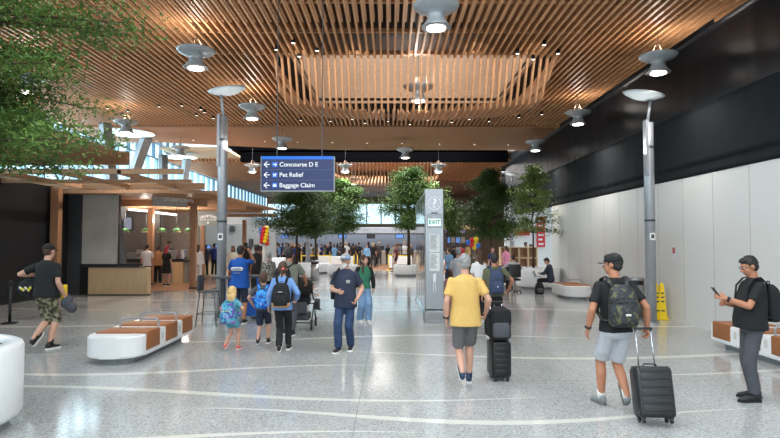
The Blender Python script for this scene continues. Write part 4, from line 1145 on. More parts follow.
    if st != 'none':
        b = BM()
        if st == 'short':
            ell(b, (0, -.024, .034), (.082, .095, .1), HM, 18); ell(b, (0, -.045, -.01), (.07, .065, .075), HM)
            ell(b, (0, .03, .085), (.066, .06, .038), HM)
        elif st == 'crop':
            ell(b, (0, -.02, .028), (.0775, .093, .1), HM, 18); ell(b, (0, -.04, -.015), (.066, .06, .065), HM)
        elif st == 'curly':
            for k in range(40):
                a = k * 2.4; z = .13 - .19 * (k / 40); rr = .08 * math.sqrt(max(.1, 1 - ((z - .03) / .12) ** 2))
                q = (rr * math.cos(a), -.03 + rr * 1.1 * math.sin(a), z)
                if q[1] > .045 and z < .07: continue
                ell(b, q, .03, HM, 8)
            ell(b, (0, -.03, .04), (.085, .095, .095), HM)
        else:
            ell(b, (0, -.022, .034), (.084, .098, .102), HM, 18); ell(b, (0, -.045, -.02), (.076, .07, .09), HM)
            if st == 'long':
                for k, (z, rx, ry, y) in enumerate(((-.06, .085, .06, -.05), (-.14, .09, .05, -.075), (-.22, .085, .045, -.095), (-.29, .06, .03, -.105))):
                    ell(b, (0, y, z), (rx, ry, .07), HM)
            if st == 'bob':
                ell(b, (0, -.045, -.06), (.098, .075, .09), HM); ell(b, (0, -.05, -.12), (.09, .06, .06), HM)
            if st == 'bun':
                ell(b, (0, -.09, .03), (.045, .04, .045), HM)
                for k in range(4): ell(b, (0, -.1 - .01 * k, -.02 - .035 * k), (.03 - .004 * k, .025, .035), HM)
            if st == 'side':
                for k in range(6): ell(b, (.05 + .012 * k, .0 + .01 * k, -.07 - .04 * k), (.035 - .002 * k, .03, .04), HM)
        b = fuse(b, .009 if detail >= 2 else .018, 2, .006, 60, (1, 1, 1)); b.transform(M)
        part('hair', b, hairs[hc], root, True)
        if st == 'bun' and detail >= 2:
            b = BM(); ell(b, (.02, -.115, .0), (.03, .02, .022), HM); b.transform(M); part('hair_clip', b, mat('clip_coral', rgb(235, 110, 110)), root, True)
    if cap:
        cm, bm2 = cap if isinstance(cap, tuple) else (cap, cap)
        b = BM(); rs = []
        for k in range(9):
            a = PI / 2 * k / 8
            rs.append(ring(b, V((0, -.012, .035 + .088 * math.sin(a))), V((1,0,0)), V((0,1,0)), max(.003, .089 * math.cos(a) ** .8), max(.003, .108 * math.cos(a) ** .8), 24))
        skin(b, rs); b.transform(M @ HM); cp = part('cap', b, cm, root, True)
        b = BM(); pts = []
        for k in range(13):
            a = PI * k / 12; pts.append((.074 * math.cos(a), .07 + .095 * math.sin(a)))
        vs0 = []
        prism(b, pts, .036, .044)
        for v in b.verts: v.co.z -= (v.co.x / .075) ** 2 * .018 + (v.co.y - .07) * .12
        b.transform(M @ HM); part('brim', b, bm2, cp)
    if detail >= 2 and eyes:
        for sg in (-1, 1):
            b = BM(); ell(b, (sg * .03, .074, .006), (.013, .012, .008)); b.transform(M @ HM); e = part('eye', b, eyew, root, True)
            b = BM(); ell(b, (sg * .03, .084, .006), (.0055, .004, .0055)); b.transform(M @ HM); part('pupil', b, eyed, e, True)
            b = BM(); ell(b, (sg * .03, .083, .026), (.016, .006, .004)); b.transform(M @ HM); part('eyebrow', b, hairs[hc if st != 'none' else 'brown'], root, True)
        b = BM(); ell(b, (0, .088, -.06), (.022, .008, .007)); b.transform(M @ HM); part('mouth', b, lipm, root, True)
    if glasses:
        b = BM()
        for sg in (-1, 1):
            pts = [(sg * .032 + .024 * math.cos(a), .098, .006 + .016 * math.sin(a)) for a in [2 * PI * k / 12 for k in range(13)]]
            tube(b, pts, .0022, 5); tube(b, [(sg * .056, .096, .01), (sg * .078, 0, .005)], .0022, 5)
        tube(b, [(-.009, .1, .01), (.009, .1, .01)], .0022, 5); b.transform(M @ HM); part('glasses', b, black_s, root)
    if beard:
        b = BM(); ell(b, (0, .042, -.07), (.057, .058, .05), HM); ell(b, (0, .07, -.1), (.036, .03, .035), HM); ell(b, (0, .094, -.045), (.028, .01, .008), HM)
        b = fuse(b, .008, 1, .004, 70, (1, 1, 1)); b.transform(M); part('beard', b, hairs[beard], root, True)
    return p

def wpt(p, q, upper=True): return p.M @ (p.U @ V(q) if upper else V(q))

def backpack(p, label, m, h=.44, w=.30, d=.15, z=1.36, pocket=None, accent=None, x=0, grp=None, logo=None, body_y=-.125, straps=True, bottom=None, ring_=None):
    T = p.M @ p.U
    base = T @ V((x, body_y - d / 2, z - h))
    t = thing('backpack', label, 'backpack', base, 0, grp)
    b = BM()
    secs = [(z - h, w * .40, d * .38, body_y - d * .5), (z - h + .03, w * .5, d * .5, body_y - d * .52), (z - h * .6, w * .52, d * .55, body_y - d * .55), (z - h * .3, w * .49, d * .5, body_y - d * .5), (z - .05, w * .4, d * .4, body_y - d * .42), (z, w * .24, d * .2, body_y - d * .35)]
    loft(b, secs, 28, 3.2)
    for v in b.verts: v.co.x += x
    b = fuse(b, .012, 2, .006, 14); b.transform(T); bd = part('body', b, m, t, True)
    b = BM(); loft(b, [(z - h + .035, w * .36, d * .2, body_y - d * 1.0), (z - h + .06, w * .4, d * .26, body_y - d * 1.02), (z - h * .5, w * .38, d * .24, body_y - d * 1.02), (z - h * .44, w * .32, d * .12, body_y - d * .98)], 24, 3.2)
    for v in b.verts: v.co.x += x
    b.transform(T); pk = part('pocket', b, pocket or m, t, True)
    b = BM()
    pts = [(x + w * .4 * math.cos(a), body_y - d * 1.0 - .004, z - h * .46 + .0 * math.sin(a)) for a in [PI * k / 8 for k in range(9)]]
    tube(b, [(x - w * .38, body_y - d * 1.09, z - h * .40), (x, body_y - d * 1.12, z - h * .36), (x + w * .38, body_y - d * 1.09, z - h * .40)], .006, 6); b.transform(T); part('zip', b, accent or darkgrey, t)
    b = BM(); tube(b, [(x - .03, body_y - d * .3, z - .01), (x - .025, body_y - d * .35, z + .03), (x + .025, body_y - d * .35, z + .03), (x + .03, body_y - d * .3, z - .01)], .008, 6); b.transform(T); part('top_handle', b, blackm, t)
    if straps:
        for sg in (-1, 1):
            b = BM()
            rs = []
            for (px, py, pz) in ((x + sg * .07, body_y - .02, z - .03), (sg * .1, -.10, 1.44), (sg * .115, -.03, 1.50), (sg * .12, .06, 1.475), (sg * .125, .135, 1.38), (sg * .14, .14, 1.22), (sg * .175, .09, 1.10), (sg * .17, -.06, 1.02), (x + sg * w * .4, body_y - .05, z - h + .06)):
                k_ = max(-1, min(1, (py - body_y) / .1))
                rs.append(ring(b, V((px, py, pz)), V((1,0,0)), V((0, .6, .8)), .027, .008, 8))
            skin(b, rs); b.transform(T); part('strap', b, pocket or m, t, True)
    if logo:
        b = BM(); rbox(b, x - logo[0], x + logo[0], body_y - d * 1.29, body_y - d * 1.1, logo[1] - .012, logo[1] + .012, .004); b.transform(T); part('logo_patch', b, logo[2], pk)
    if bottom:
        b = BM(); loft(b, [(z - h - .004, w * .40, d * .38, body_y - d * .5), (z - h + .03, w * .51, d * .515, body_y - d * .52), (z - h + .085, w * .53, d * .56, body_y - d * .54)], 28, 3.2)
        b.transform(T); part('base_panel', b, bottom, t, True)
    return t

def A(x, z=.085, y=0.0, yaw=0, pitch=0, pole=(0, 1, 0)): return ((x, y, z), yaw, pitch, pole)

# man in camouflage shorts, walking away
x, Y = G(47, 349)
pc = person('man in black T-shirt, camouflage shorts and black cap walking away at far left', (x, Y, 0), R(-12), 1.87, f_black, f_camo, shoes=shoe_b, sole=sole_w, hair=('crop', 'brown'), cap=f_black, bkind='shorts', bott_len=1.05, hem=.88, fat=.035, detail=3, socks=f_black,
            arms={'L': ((-.28, .1, 1.2), (-.7, -1, -.2)), 'R': ((.25, .12, .89), (.4, -1, 0))}, ank={'L': A(-.03, .2, -.2, 0, -45), 'R': A(.05, .085, .06, -5, 0)}, hips=(0, .0, .895), lean=3, curl={'L': 70, 'R': 55})
wr, d, th, n = pc.handL
hp = pc.M @ (wr + d * .09)
t = thing('duffel_bag', 'black duffel bag with a yellow print held by the camouflage shorts man', 'bag', (hp.x - .12, hp.y, hp.z - .42))
b = BM(); ell(b, (hp.x - .13, hp.y - .12, hp.z - .2), (.22, .15, .16), n=20); ell(b, (hp.x - .1, hp.y - .12, hp.z - .13), (.16, .12, .14)); b = fuse(b, .014, 3, .03, 8); part('body', b, f_black, t, True)
b = BM(); tube(b, [(hp.x - .26, hp.y - .12, hp.z - .12), (hp.x - .05, hp.y - .02, hp.z + .0), (hp.x + .0, hp.y, hp.z + .01), (hp.x + .05, hp.y - .1, hp.z - .12)], .013, 6); part('handle', b, blackm, t)
b = BM()
for k in range(7): ell(b, (hp.x - .22 + .03 * k, hp.y - .265, hp.z - .19 - .02 * (k % 3)), (.022, .012, .026))
part('print', b, mat('print_yellow_grey', rgb(200, 195, 110), .6, cols=[rgb(230, 210, 50), rgb(150, 150, 150), rgb(220, 220, 220)], scale=20), t)
wr, d, th, n = pc.handR
hp = pc.M @ (wr + d * .09)
t = thing('rolled_jacket', 'dark grey bundled hat and jacket held in the right hand of the camouflage shorts man', 'jacket', (hp.x, hp.y, hp.z - .3))
b = BM(); ell(b, (hp.x + .02, hp.y, hp.z - .06), (.09, .1, .12)); ell(b, (hp.x + .1, hp.y + .02, hp.z - .16), (.08, .09, .1)); b = fuse(b, .014, 2, .03, 12); part('cloth', b, f_slate, t, True)
b = BM(); rbox(b, hp.x - .09, hp.x - .03, hp.y - .02, hp.y + .1, hp.z - .02, hp.z + .25, .02); part('yellow_lining', b, yellowp, t, True)

# yellow shirt man
x, Y = G(465, 383)
py_ = person('grey haired man in yellow T-shirt and grey shorts walking away', (x, Y, 0), R(0), 1.745, f_yellow, f_grey, shoes=shoe_n, sole=sole_w, hair=('short', 'grey'), bkind='shorts', bott_len=.93, hem=.80, fat=.035, detail=3, socks=shoe_n,
             arms={'L': ((-.25, .05, .86), (-.5, -1, 0)), 'R': ((.29, .12, .93), (.5, -1, 0))}, ank={'L': A(-.07, .20, -.2, 4, -48), 'R': A(.06, .085, .12, -6, 0)}, hips=(0, 0, .89), hyaw=0, lean=4, curl={'L': 40, 'R': 65})
# black shirt man
x, Y = G(614, 406)
pb = person('man in black cap, black T-shirt and light grey shorts pulling a suitcase', (x, Y, 0), R(2), 1.77, f_black, f_ltgrey, shoes=shoe_g, sole=sole_g, skin_=skint, hair=('short', 'black'), cap=(f_black, f_black), bkind='shorts', bott_len=.9, hem=.88, detail=3, socks=sock_w,
            arms={'L': ((-.29, .06, .88), (-.5, -1, 0)), 'R': ((.34, -.05, .90), (.4, -.8, 0))}, ank={'L': A(-.11, .085, .16, 8, 0), 'R': A(.05, .17, -.16, -4, -62)}, hips=(0, 0, .895), hyaw=48, hpitch=4, lean=1, curl={'L': 30, 'R': 60})
# watch
def watch(p, sd, label=None):
    wr, d, th, n = getattr(p, 'hand' + sd)
    c = p.M @ (wr - d * .025); dd = (p.M.to_3x3() @ d).normalized()
    b = BM(); cone(b, c - dd * .014, .034 * p.s, c + dd * .014, .034 * p.s, 16); ell(b, c + (p.M.to_3x3() @ -n).normalized() * .032, (.018, .018, .018))
    part('wristwatch', b, black_s, p.root, True)
watch(pb, 'L'); watch(py_, 'L')
# phone man
x, Y = G(750, 398)
pm = person('man in black T-shirt and slate trousers standing at right looking at his phone', (x, Y, 0), R(84), 1.70, f_black, f_slate, shoes=shoe_b, sole=sole_b, skin_=skint, hair=('short', 'black'), glasses=True, hem=.86, fat=.05, detail=3,
            arms={'L': ((-.13, .36, 1.25), (-.3, -.2, -1)), 'R': ((.1, .27, 1.17), (.5, -.3, -1))}, ank={'L': A(-.1, .085, .04, 8, 0), 'R': A(.1, .085, -.06, -12, 0)}, hpitch=22, lean=-2, curl={'L': 45, 'R': 60}, thumb={'L': (.3, -.2, 1), 'R': (-.5, .0, 1), 'Ln': (0, -1, .3), 'Rn': (0, -1, .3)})
watch(pm, 'L')
wr, d, th, n = pm.handL
c = pm.M @ (wr + d * .12 + th * .03 + n * .0)
t = thing('smartphone', 'dark smartphone held up by the man at the right', 'phone', c)
Mr = Matrix.Translation(c) @ Matrix.Rotation(R(84), 4, 'Z') @ Matrix.Rotation(R(55), 4, 'X')
b = BM(); rbox(b, -.037, .037, -.078, .078, -.005, .005, .004, Mr); part('case', b, black_s, t)
b = BM(); box(b, -.033, .033, -.072, .072, .005, .006, Mr); part('display', b, mat('phone_glass', rgb(50, 55, 66), .1), t)
# navy T-shirt man, walking towards the camera
x, Y = G(346, 350)
pn = person('bearded man in navy T-shirt, jeans and cap walking towards the camera', (x, Y, 0), R(170), 1.70, f_navy, f_denim, shoes=shoe_b, sole=sole_w, hair=('short', 'grey'), cap=(mat('cap_sky', rgb(130, 158, 190)), f_slate), hem=.80, fat=.03, detail=3, beard='white', glasses=True,
            arms={'L': ((-.23, .1, .93), (-.6, -1, 0)), 'R': ((.08, .24, 1.07), (.6, -.4, -.6))}, ank={'L': A(-.07, .085, -.12, 6, 0), 'R': A(.1, .085, .12, -8, 0)}, hyaw=-12, hpitch=2, hips=(0, 0, .89), curl={'L': 60, 'R': 40}, thumb={'R': (0, .3, 1), 'Rn': (0, -1, 0)})
b = BM(); T = pn.M @ pn.U
for k in range(3): rbox(b, -.115 + .0 * k, -.045, .14, .165, 1.285 - .02 * k, 1.295 - .02 * k, .003)
b.transform(T); part('chest_print', b, offwhite, pn.root)
b = BM(); box(b, -.03, .03, .08, .098, .06, .09); b.transform(pn.M @ pn.H); part('cap_patch', b, offwhite, pn.root)
t = thing('shoulder_bag', 'black shoulder bag behind the navy shirt man', 'bag', wpt(pn, (.26, -.1, .95)))
b = BM(); rbox(b, .2, .29, -.26, .0, .93, 1.28, .03); b.transform(T); part('body', b, f_black, t, True)
b = BM(); tube(b, [(.22, -.2, 1.26), (.16, -.13, 1.45), (.13, -.02, 1.50), (.14, .08, 1.46), (.2, .1, 1.3), (.25, -.02, 1.2)], .014, 6); b.transform(T); part('strap', b, f_black, t)
# woman in green shirt
x, Y = G(364, 322)
pg = person('woman in green top, open black jacket and light jeans behind the navy shirt man', (x, Y, 0), R(200), 1.58, f_green, f_ltdenim, shoes=shoe_w, sole=sole_w, hair=('side', 'brown'), fem=True, hem=.9, detail=2, jacket=f_black, bott_len='wide', hyaw=30,
            arms={'L': ((-.24, .05, .86), (-1, -.8, 0)), 'R': ((.2, .12, .9), (1, -.5, 0))}, ank={'L': A(-.08, .085, .1, 0, 0), 'R': A(.08, .085, -.1, 0, 0)}, hips=(0, 0, .89), headk=1.08)
# girl
x, Y = G(233, 349)
pgl = person('small blonde girl in teal top walking away with a patterned backpack', (x, Y, 0), R(-14), 1.09, f_girldress, f_girldress, shoes=shoe_p, sole=sole_w, hair=('bob', 'blond'), fem=True, bkind='shorts', bott_len=.6, hem=.72, detail=2, headk=1.42, hips=(0, 0, .88),
             arms={'L': ((-.24, .1, .95), (-1, -.8, 0)), 'R': ((.26, .12, 1.0), (1, -.8, 0))}, ank={'L': A(-.09, .17, -.2, 0, -40), 'R': A(.12, .085, .12, -6, 0)})
# boy
x, Y = G(264, 343.5)
pbo = person('boy in dark shorts walking away with a bright blue backpack', (x, Y, 0), R(3), 1.31, f_slate, f_navy, shoes=shoe_b, sole=sole_w, hair=('short', 'brown'), bkind='shorts', bott_len=.95, hem=.85, detail=2, headk=1.25, socks=f_black, hips=(0, 0, .89),
             arms={'L': ((-.27, .1, .95), (-1, -.8, 0)), 'R': ((.3, .02, .95), (1, -.8, 0))}, ank={'L': A(-.1, .13, -.16, 0, -28), 'R': A(.1, .085, .14, -6, 0)})
# woman in blue
x, Y = G(283, 350)
pw = person('woman in light blue long sleeved shirt and black trousers walking away', (x, Y, 0), R(2), 1.55, f_blue, f_black, shoes=shoe_b, sole=sole_w, hair=('bun', 'brown'), fem=True, hem=.83, sleeve='long', detail=2, bott_len='slim', headk=1.05, hips=(0, 0, .89), fat=.01,
            arms={'L': ((-.28, .06, .86), (-.6, -1, 0)), 'R': ((.25, .16, .98), (.6, -1, 0))}, ank={'L': A(-.03, .12, -.2, 0, -30), 'R': A(.1, .085, .15, -4, 0)})
# man pushing stroller
pst = person('short haired man in grey T-shirt pushing a stroller beyond the family', (P(289, 11.6), 11.6, 0), R(-8), 1.76, f_stone, f_slate, shoes=shoe_b, hair=('short', 'black'), detail=2, fat=.02,
             arms={'L': ((-.2, .42, 1.02), (-1, -.5, -.6)), 'R': ((.24, .42, 1.02), (1, -.5, -.6))}, skin_=skint, lean=5, ank={'L': A(-.1, .085, .1, 0, 0), 'R': A(.1, .085, -.1, 0, 0)}, hips=(0, 0, .9))
# worker in vest
pv = person('worker in blue vest with white logo raising a phone, seen from behind', (P(240, 13.2), 13.2, 0), R(-6), 1.78, f_vest, f_navy, shoes=shoe_b, hair=('short', 'black'), bkind='shorts', bott_len=1.0, detail=2, hem=.8, fat=.045, skin_=skint, lean=3,
            arms={'L': ((-.14, .35, 1.2), (-1, -.4, -.8)), 'R': ((.17, .2, 1.60), (.2, .1, -1))}, hips=(0, 0, .92), thumb={'R': (0, -.3, 1)}, curl=50)
T = pv.M @ pv.U
b = BM()
for (cx_, rx) in ((-.075, .07), (0, .09), (.075, .07)): ell(b, (cx_, -.178, 1.23), (rx, .02, .045), n=16)
b.transform(T); lg = part('vest_logo', b, offwhite, pv.root, True)
b = BM()
for k in range(6): box(b, -.09 + k * .032, -.072 + k * .032, -.204, -.196, 1.215, 1.245)
b.transform(T); part('logo_print', b, f_vest, lg)
b = BM(); box(b, -.07, .07, -.19, -.15, 1.135, 1.142); b.transform(T); part('logo_line', b, offwhite, pv.root)
wr, d, th, n = pv.handR
c = pv.M @ (wr + d * .11)
t = thing('smartphone', 'phone raised beside the head of the worker in the blue vest', 'phone', c)
b = BM(); rbox(b, c.x - .07, c.x + .07, c.y + .01, c.y + .02, c.z - .03, c.z + .045, .004); part('case', b, black_s, t)
# man with blue backpack
pk = person('man in olive T-shirt walking away with a navy backpack', (P(494, 11.3), 11.3, 0), R(3), 1.63, f_olive, f_black, shoes=shoe_b, hair=('short', 'black'), detail=2, skin_=skint, fat=.03,
            arms={'R': ((.33, .1, 1.0), (1, -.8, 0))})
# white T-shirt woman
px_ = person('woman with long dark hair in white T-shirt left of the navy backpack', (P(479, 13.4), 13.4, 0), R(25), 1.66, f_white, f_black, shoes=shoe_w, hair=('long', 'brown'), fem=True, detail=2, eyes=False)

# ---- backpacks
backpack(pb, 'dark camouflage backpack on the black shirt man', f_camobag, h=.46, w=.31, d=.17, z=1.42, pocket=f_camobag, logo=(.03, 1.1, offwhite), grp='worn backpacks')
backpack(pm, 'black backpack worn by the man with the phone', f_black, h=.46, w=.3, d=.16, z=1.42, grp='worn backpacks')
backpack(pgl, 'teal and purple patterned backpack on the small girl', f_girlbag, h=.56, w=.42, d=.22, z=1.36, accent=mat('zip_lime', rgb(220, 225, 70)), body_y=-.11, grp='worn backpacks')
backpack(pbo, 'bright blue backpack on the boy', f_boybag, h=.46, w=.34, d=.18, z=1.38, body_y=-.11, logo=(.03, 1.05, offwhite), grp='worn backpacks')
backpack(pw, 'black backpack with tan base on the woman in blue', f_black, h=.46, w=.34, d=.16, z=1.36, body_y=-.115, logo=(.04, 1.2, greyp), bottom=f_tan, grp='worn backpacks')
backpack(pst, 'black backpack on the man pushing the stroller', f_black, h=.5, w=.34, d=.17, z=1.38, body_y=-.12, grp='worn backpacks', x=-.08)
backpack(pk, 'navy backpack on the man in olive T-shirt', mat('bag_navy', rgb(44, 58, 88), .7), h=.5, w=.29, d=.15, z=1.42, body_y=-.12, logo=(.012, 1.08, offwhite), grp='worn backpacks')

# ---- suitcase helper
def suitcase(label, x, y, rz, tilt, w, h, dp, m, handle_h=.38, grp=None, ribs=True):
    """stands on its wheels; tilt leans the top away from +Y towards the puller"""
    t = thing('suitcase', label, 'suitcase', (x, y, 0), rz, grp)
    M = Matrix.Translation((x, y, 0)) @ Matrix.Rotation(rz, 4, 'Z') @ Matrix.Translation((0, dp / 2, .03)) @ Matrix.Rotation(R(-tilt), 4, 'X') @ Matrix.Translation((0, -dp / 2, -.03))
    b = BM(); rbox(b, -w/2, w/2, -dp/2, dp/2, .055, h, .045, M, 4); part('shell', b, m, t, True)
    b = BM()
    if ribs:
        for k in range(6):
            z = .055 + (h - .055) * (k + .8) / 6.6
            rbox(b, -w/2 + .04, w/2 - .04, -dp/2 - .007, -dp/2 + .01, z, z + .055, .006, M)
    else: rbox(b, -w/2 + .04, w/2 - .04, -dp/2 - .03, -dp/2 + .01, .1, h * .55, .02, M); rbox(b, -w/2 + .05, w/2 - .05, -dp/2 - .02, -dp/2 + .01, h * .6, h * .9, .015, M)
    part('front_ribs' if ribs else 'front_pocket', b, m, t, True)
    b = BM(); rbox(b, -w/2 - .003, w/2 + .003, -.008, .008, .06, h + .003, .004, M); part('zip_seam', b, darkgrey, t)
    for sx in (-1, 1):
        for sy in (-1, 1):
            b = BM(); cone(b, (sx * (w/2 - .05) - .012, sy * (dp/2 - .05), .028), .028, (sx * (w/2 - .05) + .012, sy * (dp/2 - .05), .028), .028, 14)
            box(b, sx * (w/2 - .05) - .018, sx * (w/2 - .05) + .018, sy * (dp/2 - .05) - .02, sy * (dp/2 - .05) + .02, .045, .07); b.transform(M); part('wheel', b, black_s, t)
    b = BM()
    for sx in (-1, 1): tube(b, [(sx * .085, dp/2 - .03, h - .02), (sx * .08, dp/2 - .03, h + handle_h)], .0085, 8)
    b.transform(M); hd = part('telescopic_handle', b, chrome, t, True)
    b = BM(); rbox(b, -.1, .1, dp/2 - .045, dp/2 - .015, h + handle_h - .012, h + handle_h + .018, .01, M); part('grip', b, black_s, hd, True)
    b = BM(); tube(b, [(-.07, 0, h), (-.06, 0, h + .025), (.06, 0, h + .025), (.07, 0, h)], .008, 6); b.transform(M); part('carry_handle', b, black_s, t)
    return t, M
hard = mat('case_charcoal', rgb(20, 21, 24), .28, var=.06, spec=.6)
x, Y = G(653, 424)
suitcase('dark grey ribbed hard suitcase pulled by the black shirt man', x, Y + .02, R(-4), 14, .375, .565, .23, hard, .40, 'rolling suitcases')
x, Y = G(498, 378)
st_, Ms = suitcase('black upright suitcase rolled by the yellow shirt man', x, Y, R(4), 0, .27, .54, .34, mat('case_black', rgb(20, 21, 23), .35), .5, 'rolling suitcases', ribs=True)
t = thing('backpack', 'black backpack resting on top of the upright suitcase', 'backpack', (x, Y, .57))
b = BM(); loft(b, [(.565, .12, .1), (.6, .15, .125), (.8, .155, .13), (.95, .135, .11), (1.0, .07, .06)], 26, 3); b = fuse(b, .012, 2, .02, 9)
b.transform(Matrix.Translation((x, Y - .06, 0))); part('body', b, f_black, t, True)
b = BM(); loft(b, [(.6, .1, .05), (.63, .12, .06), (.78, .11, .055), (.8, .08, .03)], 20, 3); b.transform(Matrix.Translation((x, Y - .17, 0))); part('pocket', b, f_slate, t, True)
for sg in (-1,):
    b = BM(); tube(b, [(x - .13, Y - .06, .95), (x - .2, Y - .08, .8), (x - .19, Y - .08, .64), (x - .12, Y - .08, .6)], .016, 6); part('strap', b, f_black, t, True)
b = BM(); tube(b, [(x - .03, Y - .06, .99), (x, Y - .06, 1.03), (x + .03, Y - .06, .99)], .01, 6); part('top_handle', b, f_black, t)

# ---- stroller
sx, sy = P(302, 12.5), 12.5
t = thing('stroller', 'black stroller pushed ahead of the grey T-shirt man', 'stroller', (sx, sy, 0))
b = BM()
for sg in (-.26, .26):
    tube(b, [(sx + sg, sy - .45, 1.05), (sx + sg, sy - .3, .95), (sx + sg, sy + .35, .2)], .014, 8)
    tube(b, [(sx + sg, sy - .3, .16), (sx + sg, sy + .05, .5)], .014, 8)
tube(b, [(sx - .26, sy - .45, 1.05), (sx + .26, sy - .45, 1.05)], .017, 8); tube(b, [(sx - .26, sy - .3, .16), (sx + .26, sy - .3, .16)], .012, 8)
part('frame', b, black_s, t, True)
for sg in (-.27, .27):
    for yy, r in ((-.32, .12), (.36, .1)):
        b = BM(); cone(b, (sx + sg - .02, sy + yy, r), r, (sx + sg + .02, sy + yy, r), r, 22); w = part('wheel', b, black_s, t)
        b = BM(); cone(b, (sx + sg - .024, sy + yy, r), r * .45, (sx + sg + .024, sy + yy, r), r * .45, 16); part('hub', b, greyp, w)
b = BM(); ell(b, (sx, sy, .62), (.22, .26, .16)); ell(b, (sx, sy - .12, .78), (.21, .12, .22)); b = fuse(b, .015, 2, .01); part('seat', b, f_black, t, True)
b = BM(); rs = []
for k in range(8):
    a = PI * (.12 + .6 * k / 7); rs.append([b.verts.new((sx + .235 * math.cos(PI * j / 10), sy - .08 - .36 * math.cos(a) * (.5 + .5 * math.sin(PI * j / 10)), .76 + .34 * math.sin(a) * math.sin(PI * j / 10) + .0)) for j in range(11)])
for p0, p1 in zip(rs, rs[1:]):
    for j in range(10): b.faces.new((p0[j], p0[j+1], p1[j+1], p1[j]))
b.free(); b = BM(); ell(b, (sx, sy - .06, .80), (.25, .3, .32), n=20); bmesh.ops.delete(b, geom=[v for v in b.verts if v.co.z < .7 or (v.co.y > sy + .12 and v.co.z < .95)], context='VERTS')
bmesh.ops.solidify(b, geom=list(b.faces), thickness=.012); part('canopy', b, f_black, t, True)
b = BM(); rbox(b, sx - .2, sx + .2, sy - .28, sy + .12, .2, .36, .04); part('basket', b, f_slate, t, True)
b = BM(); rbox(b, sx - .17, sx + .17, sy - .36, sy - .3, .35, .6, .03); part('rear_panel', b, f_slate, t, True)
pbaby = person('small child with brown hair peeking out at the right side of the stroller', (sx + .2, sy + .02, .36), R(-40), .80, f_white, f_slate, hair=('short', 'brown'), detail=1, headk=1.6, seated=True, hips=(0, 0, .48), hyaw=0,
               ank={'L': A(-.1, .1, .42, 0, 0), 'R': A(.1, .1, .42, 0, 0)}, arms={'L': ((-.2, .3, .75), (-1, -.5, 0)), 'R': ((.2, .3, .75), (1, -.5, 0))}, eyes=False)

# ---- blue cart and bar stool
cx0, cY = P(246.5, 14.15), 14.15
t = thing('service_cart', 'blue service cart in front of the worker in the blue vest', 'cart', (cx0, cY, 0))
cb = mat('cart_blue', rgb(26, 86, 170), .4)
b = BM(); rbox(b, cx0 - .38, cx0 + .38, cY - .3, cY + .3, 1.0, 1.05, .01); part('top_board', b, f_slate, t)
b = BM(); rbox(b, cx0 - .02, cx0 + .34, cY - .28, cY + .28, .1, .52, .02); part('cabinet', b, cb, t)
for sx_ in (-.35, .35):
    for sy_ in (-.27, .27):
        b = BM(); box(b, cx0 + sx_ - .02, cx0 + sx_ + .02, cY + sy_ - .02, cY + sy_ + .02, .08, 1.0); part('leg', b, cb, t)
        b = BM(); cone(b, (cx0 + sx_ - .015, cY + sy_, .04), .04, (cx0 + sx_ + .015, cY + sy_, .04), .04, 12); part('wheel', b, black_s, t)
b = BM(); box(b, cx0 - .35, cx0 + .35, cY - .28, cY + .28, .08, .12); part('bottom_shelf', b, cb, t)
bx_, bY = P(210, 12.9), 12.9
t = thing('bar_stool', 'dark bar stool with low back beside the left lamp post', 'bar stool', (bx_, bY, 0))
b = BM(); rbox(b, bx_ - .2, bx_ + .2, bY - .2, bY + .2, .74, .78, .02); part('seat', b, f_slate, t, True)
b = BM(); rbox(b, bx_ - .22, bx_ - .18, bY - .19, bY + .19, .78, 1.13, .018); part('backrest', b, f_slate, t, True)
for sx_ in (-1, 1):
    for sy_ in (-1, 1):
        b = BM(); tube(b, [(bx_ + sx_ * .16, bY + sy_ * .16, .75), (bx_ + sx_ * .23, bY + sy_ * .22, .0)], .012, 8); part('leg', b, darkgrey, t)
b = BM()
for (a, c) in (((-1, -1), (1, -1)), ((1, -1), (1, 1)), ((1, 1), (-1, 1)), ((-1, 1), (-1, -1))): tube(b, [(bx_ + a[0] * .2, bY + a[1] * .2, .28), (bx_ + c[0] * .2, bY + c[1] * .2, .28)], .008, 6)
part('footrest', b, darkgrey, t)
t = thing('high_table', 'narrow dark high table between bar stool and blue cart', 'table', (bx_ + .1, bY + .7, 0))
b = BM(); rbox(b, bx_ - .12, bx_ + .32, bY + .52, bY + .84, 1.0, 1.04, .01); part('top', b, f_slate, t)
b = BM(); box(b, bx_ + .06, bx_ + .14, bY + .64, bY + .72, 0, 1.0); part('pedestal', b, darkgrey, t)

# ---- seated man with laptop on the far bench
ps = person('dark haired person in navy jacket seated on the far bench with a laptop', (P(549, 20.6), 20.6, 0), R(62), 1.66, f_navy, f_black, hair=('short', 'black'), detail=2, sleeve='long', lean=8, hpitch=24, hips=(0, -.05, .54), seated=True,
            arms={'L': ((-.1, .32, .76), (-1, -.5, -.5)), 'R': ((.1, .32, .76), (1, -.5, -.5))}, ank={'L': A(-.1, .09, .38, 0, 0), 'R': A(.1, .09, .42, 0, 0)}, eyes=False)
c = ps.M @ V((0, .42, .62))
t = thing('laptop', 'open silver laptop on the lap of the seated person', 'laptop', c, R(62))
Mr = Matrix.Translation(c) @ Matrix.Rotation(R(62), 4, 'Z')
b = BM(); rbox(b, -.16, .16, -.11, .11, 0, .015, .005, Mr); part('keyboard_base', b, steel, t)
b = BM(); rbox(b, -.16, .16, -.005, .005, 0, .22, .004, Mr @ Matrix.Translation((0, .11, .015)) @ Matrix.Rotation(R(-20), 4, 'X')); part('screen_lid', b, steel, t)
c = ps.M @ V((-.35, .3, 0))
t = thing('backpack', 'black backpack on the floor beside the seated person with laptop', 'backpack', c)
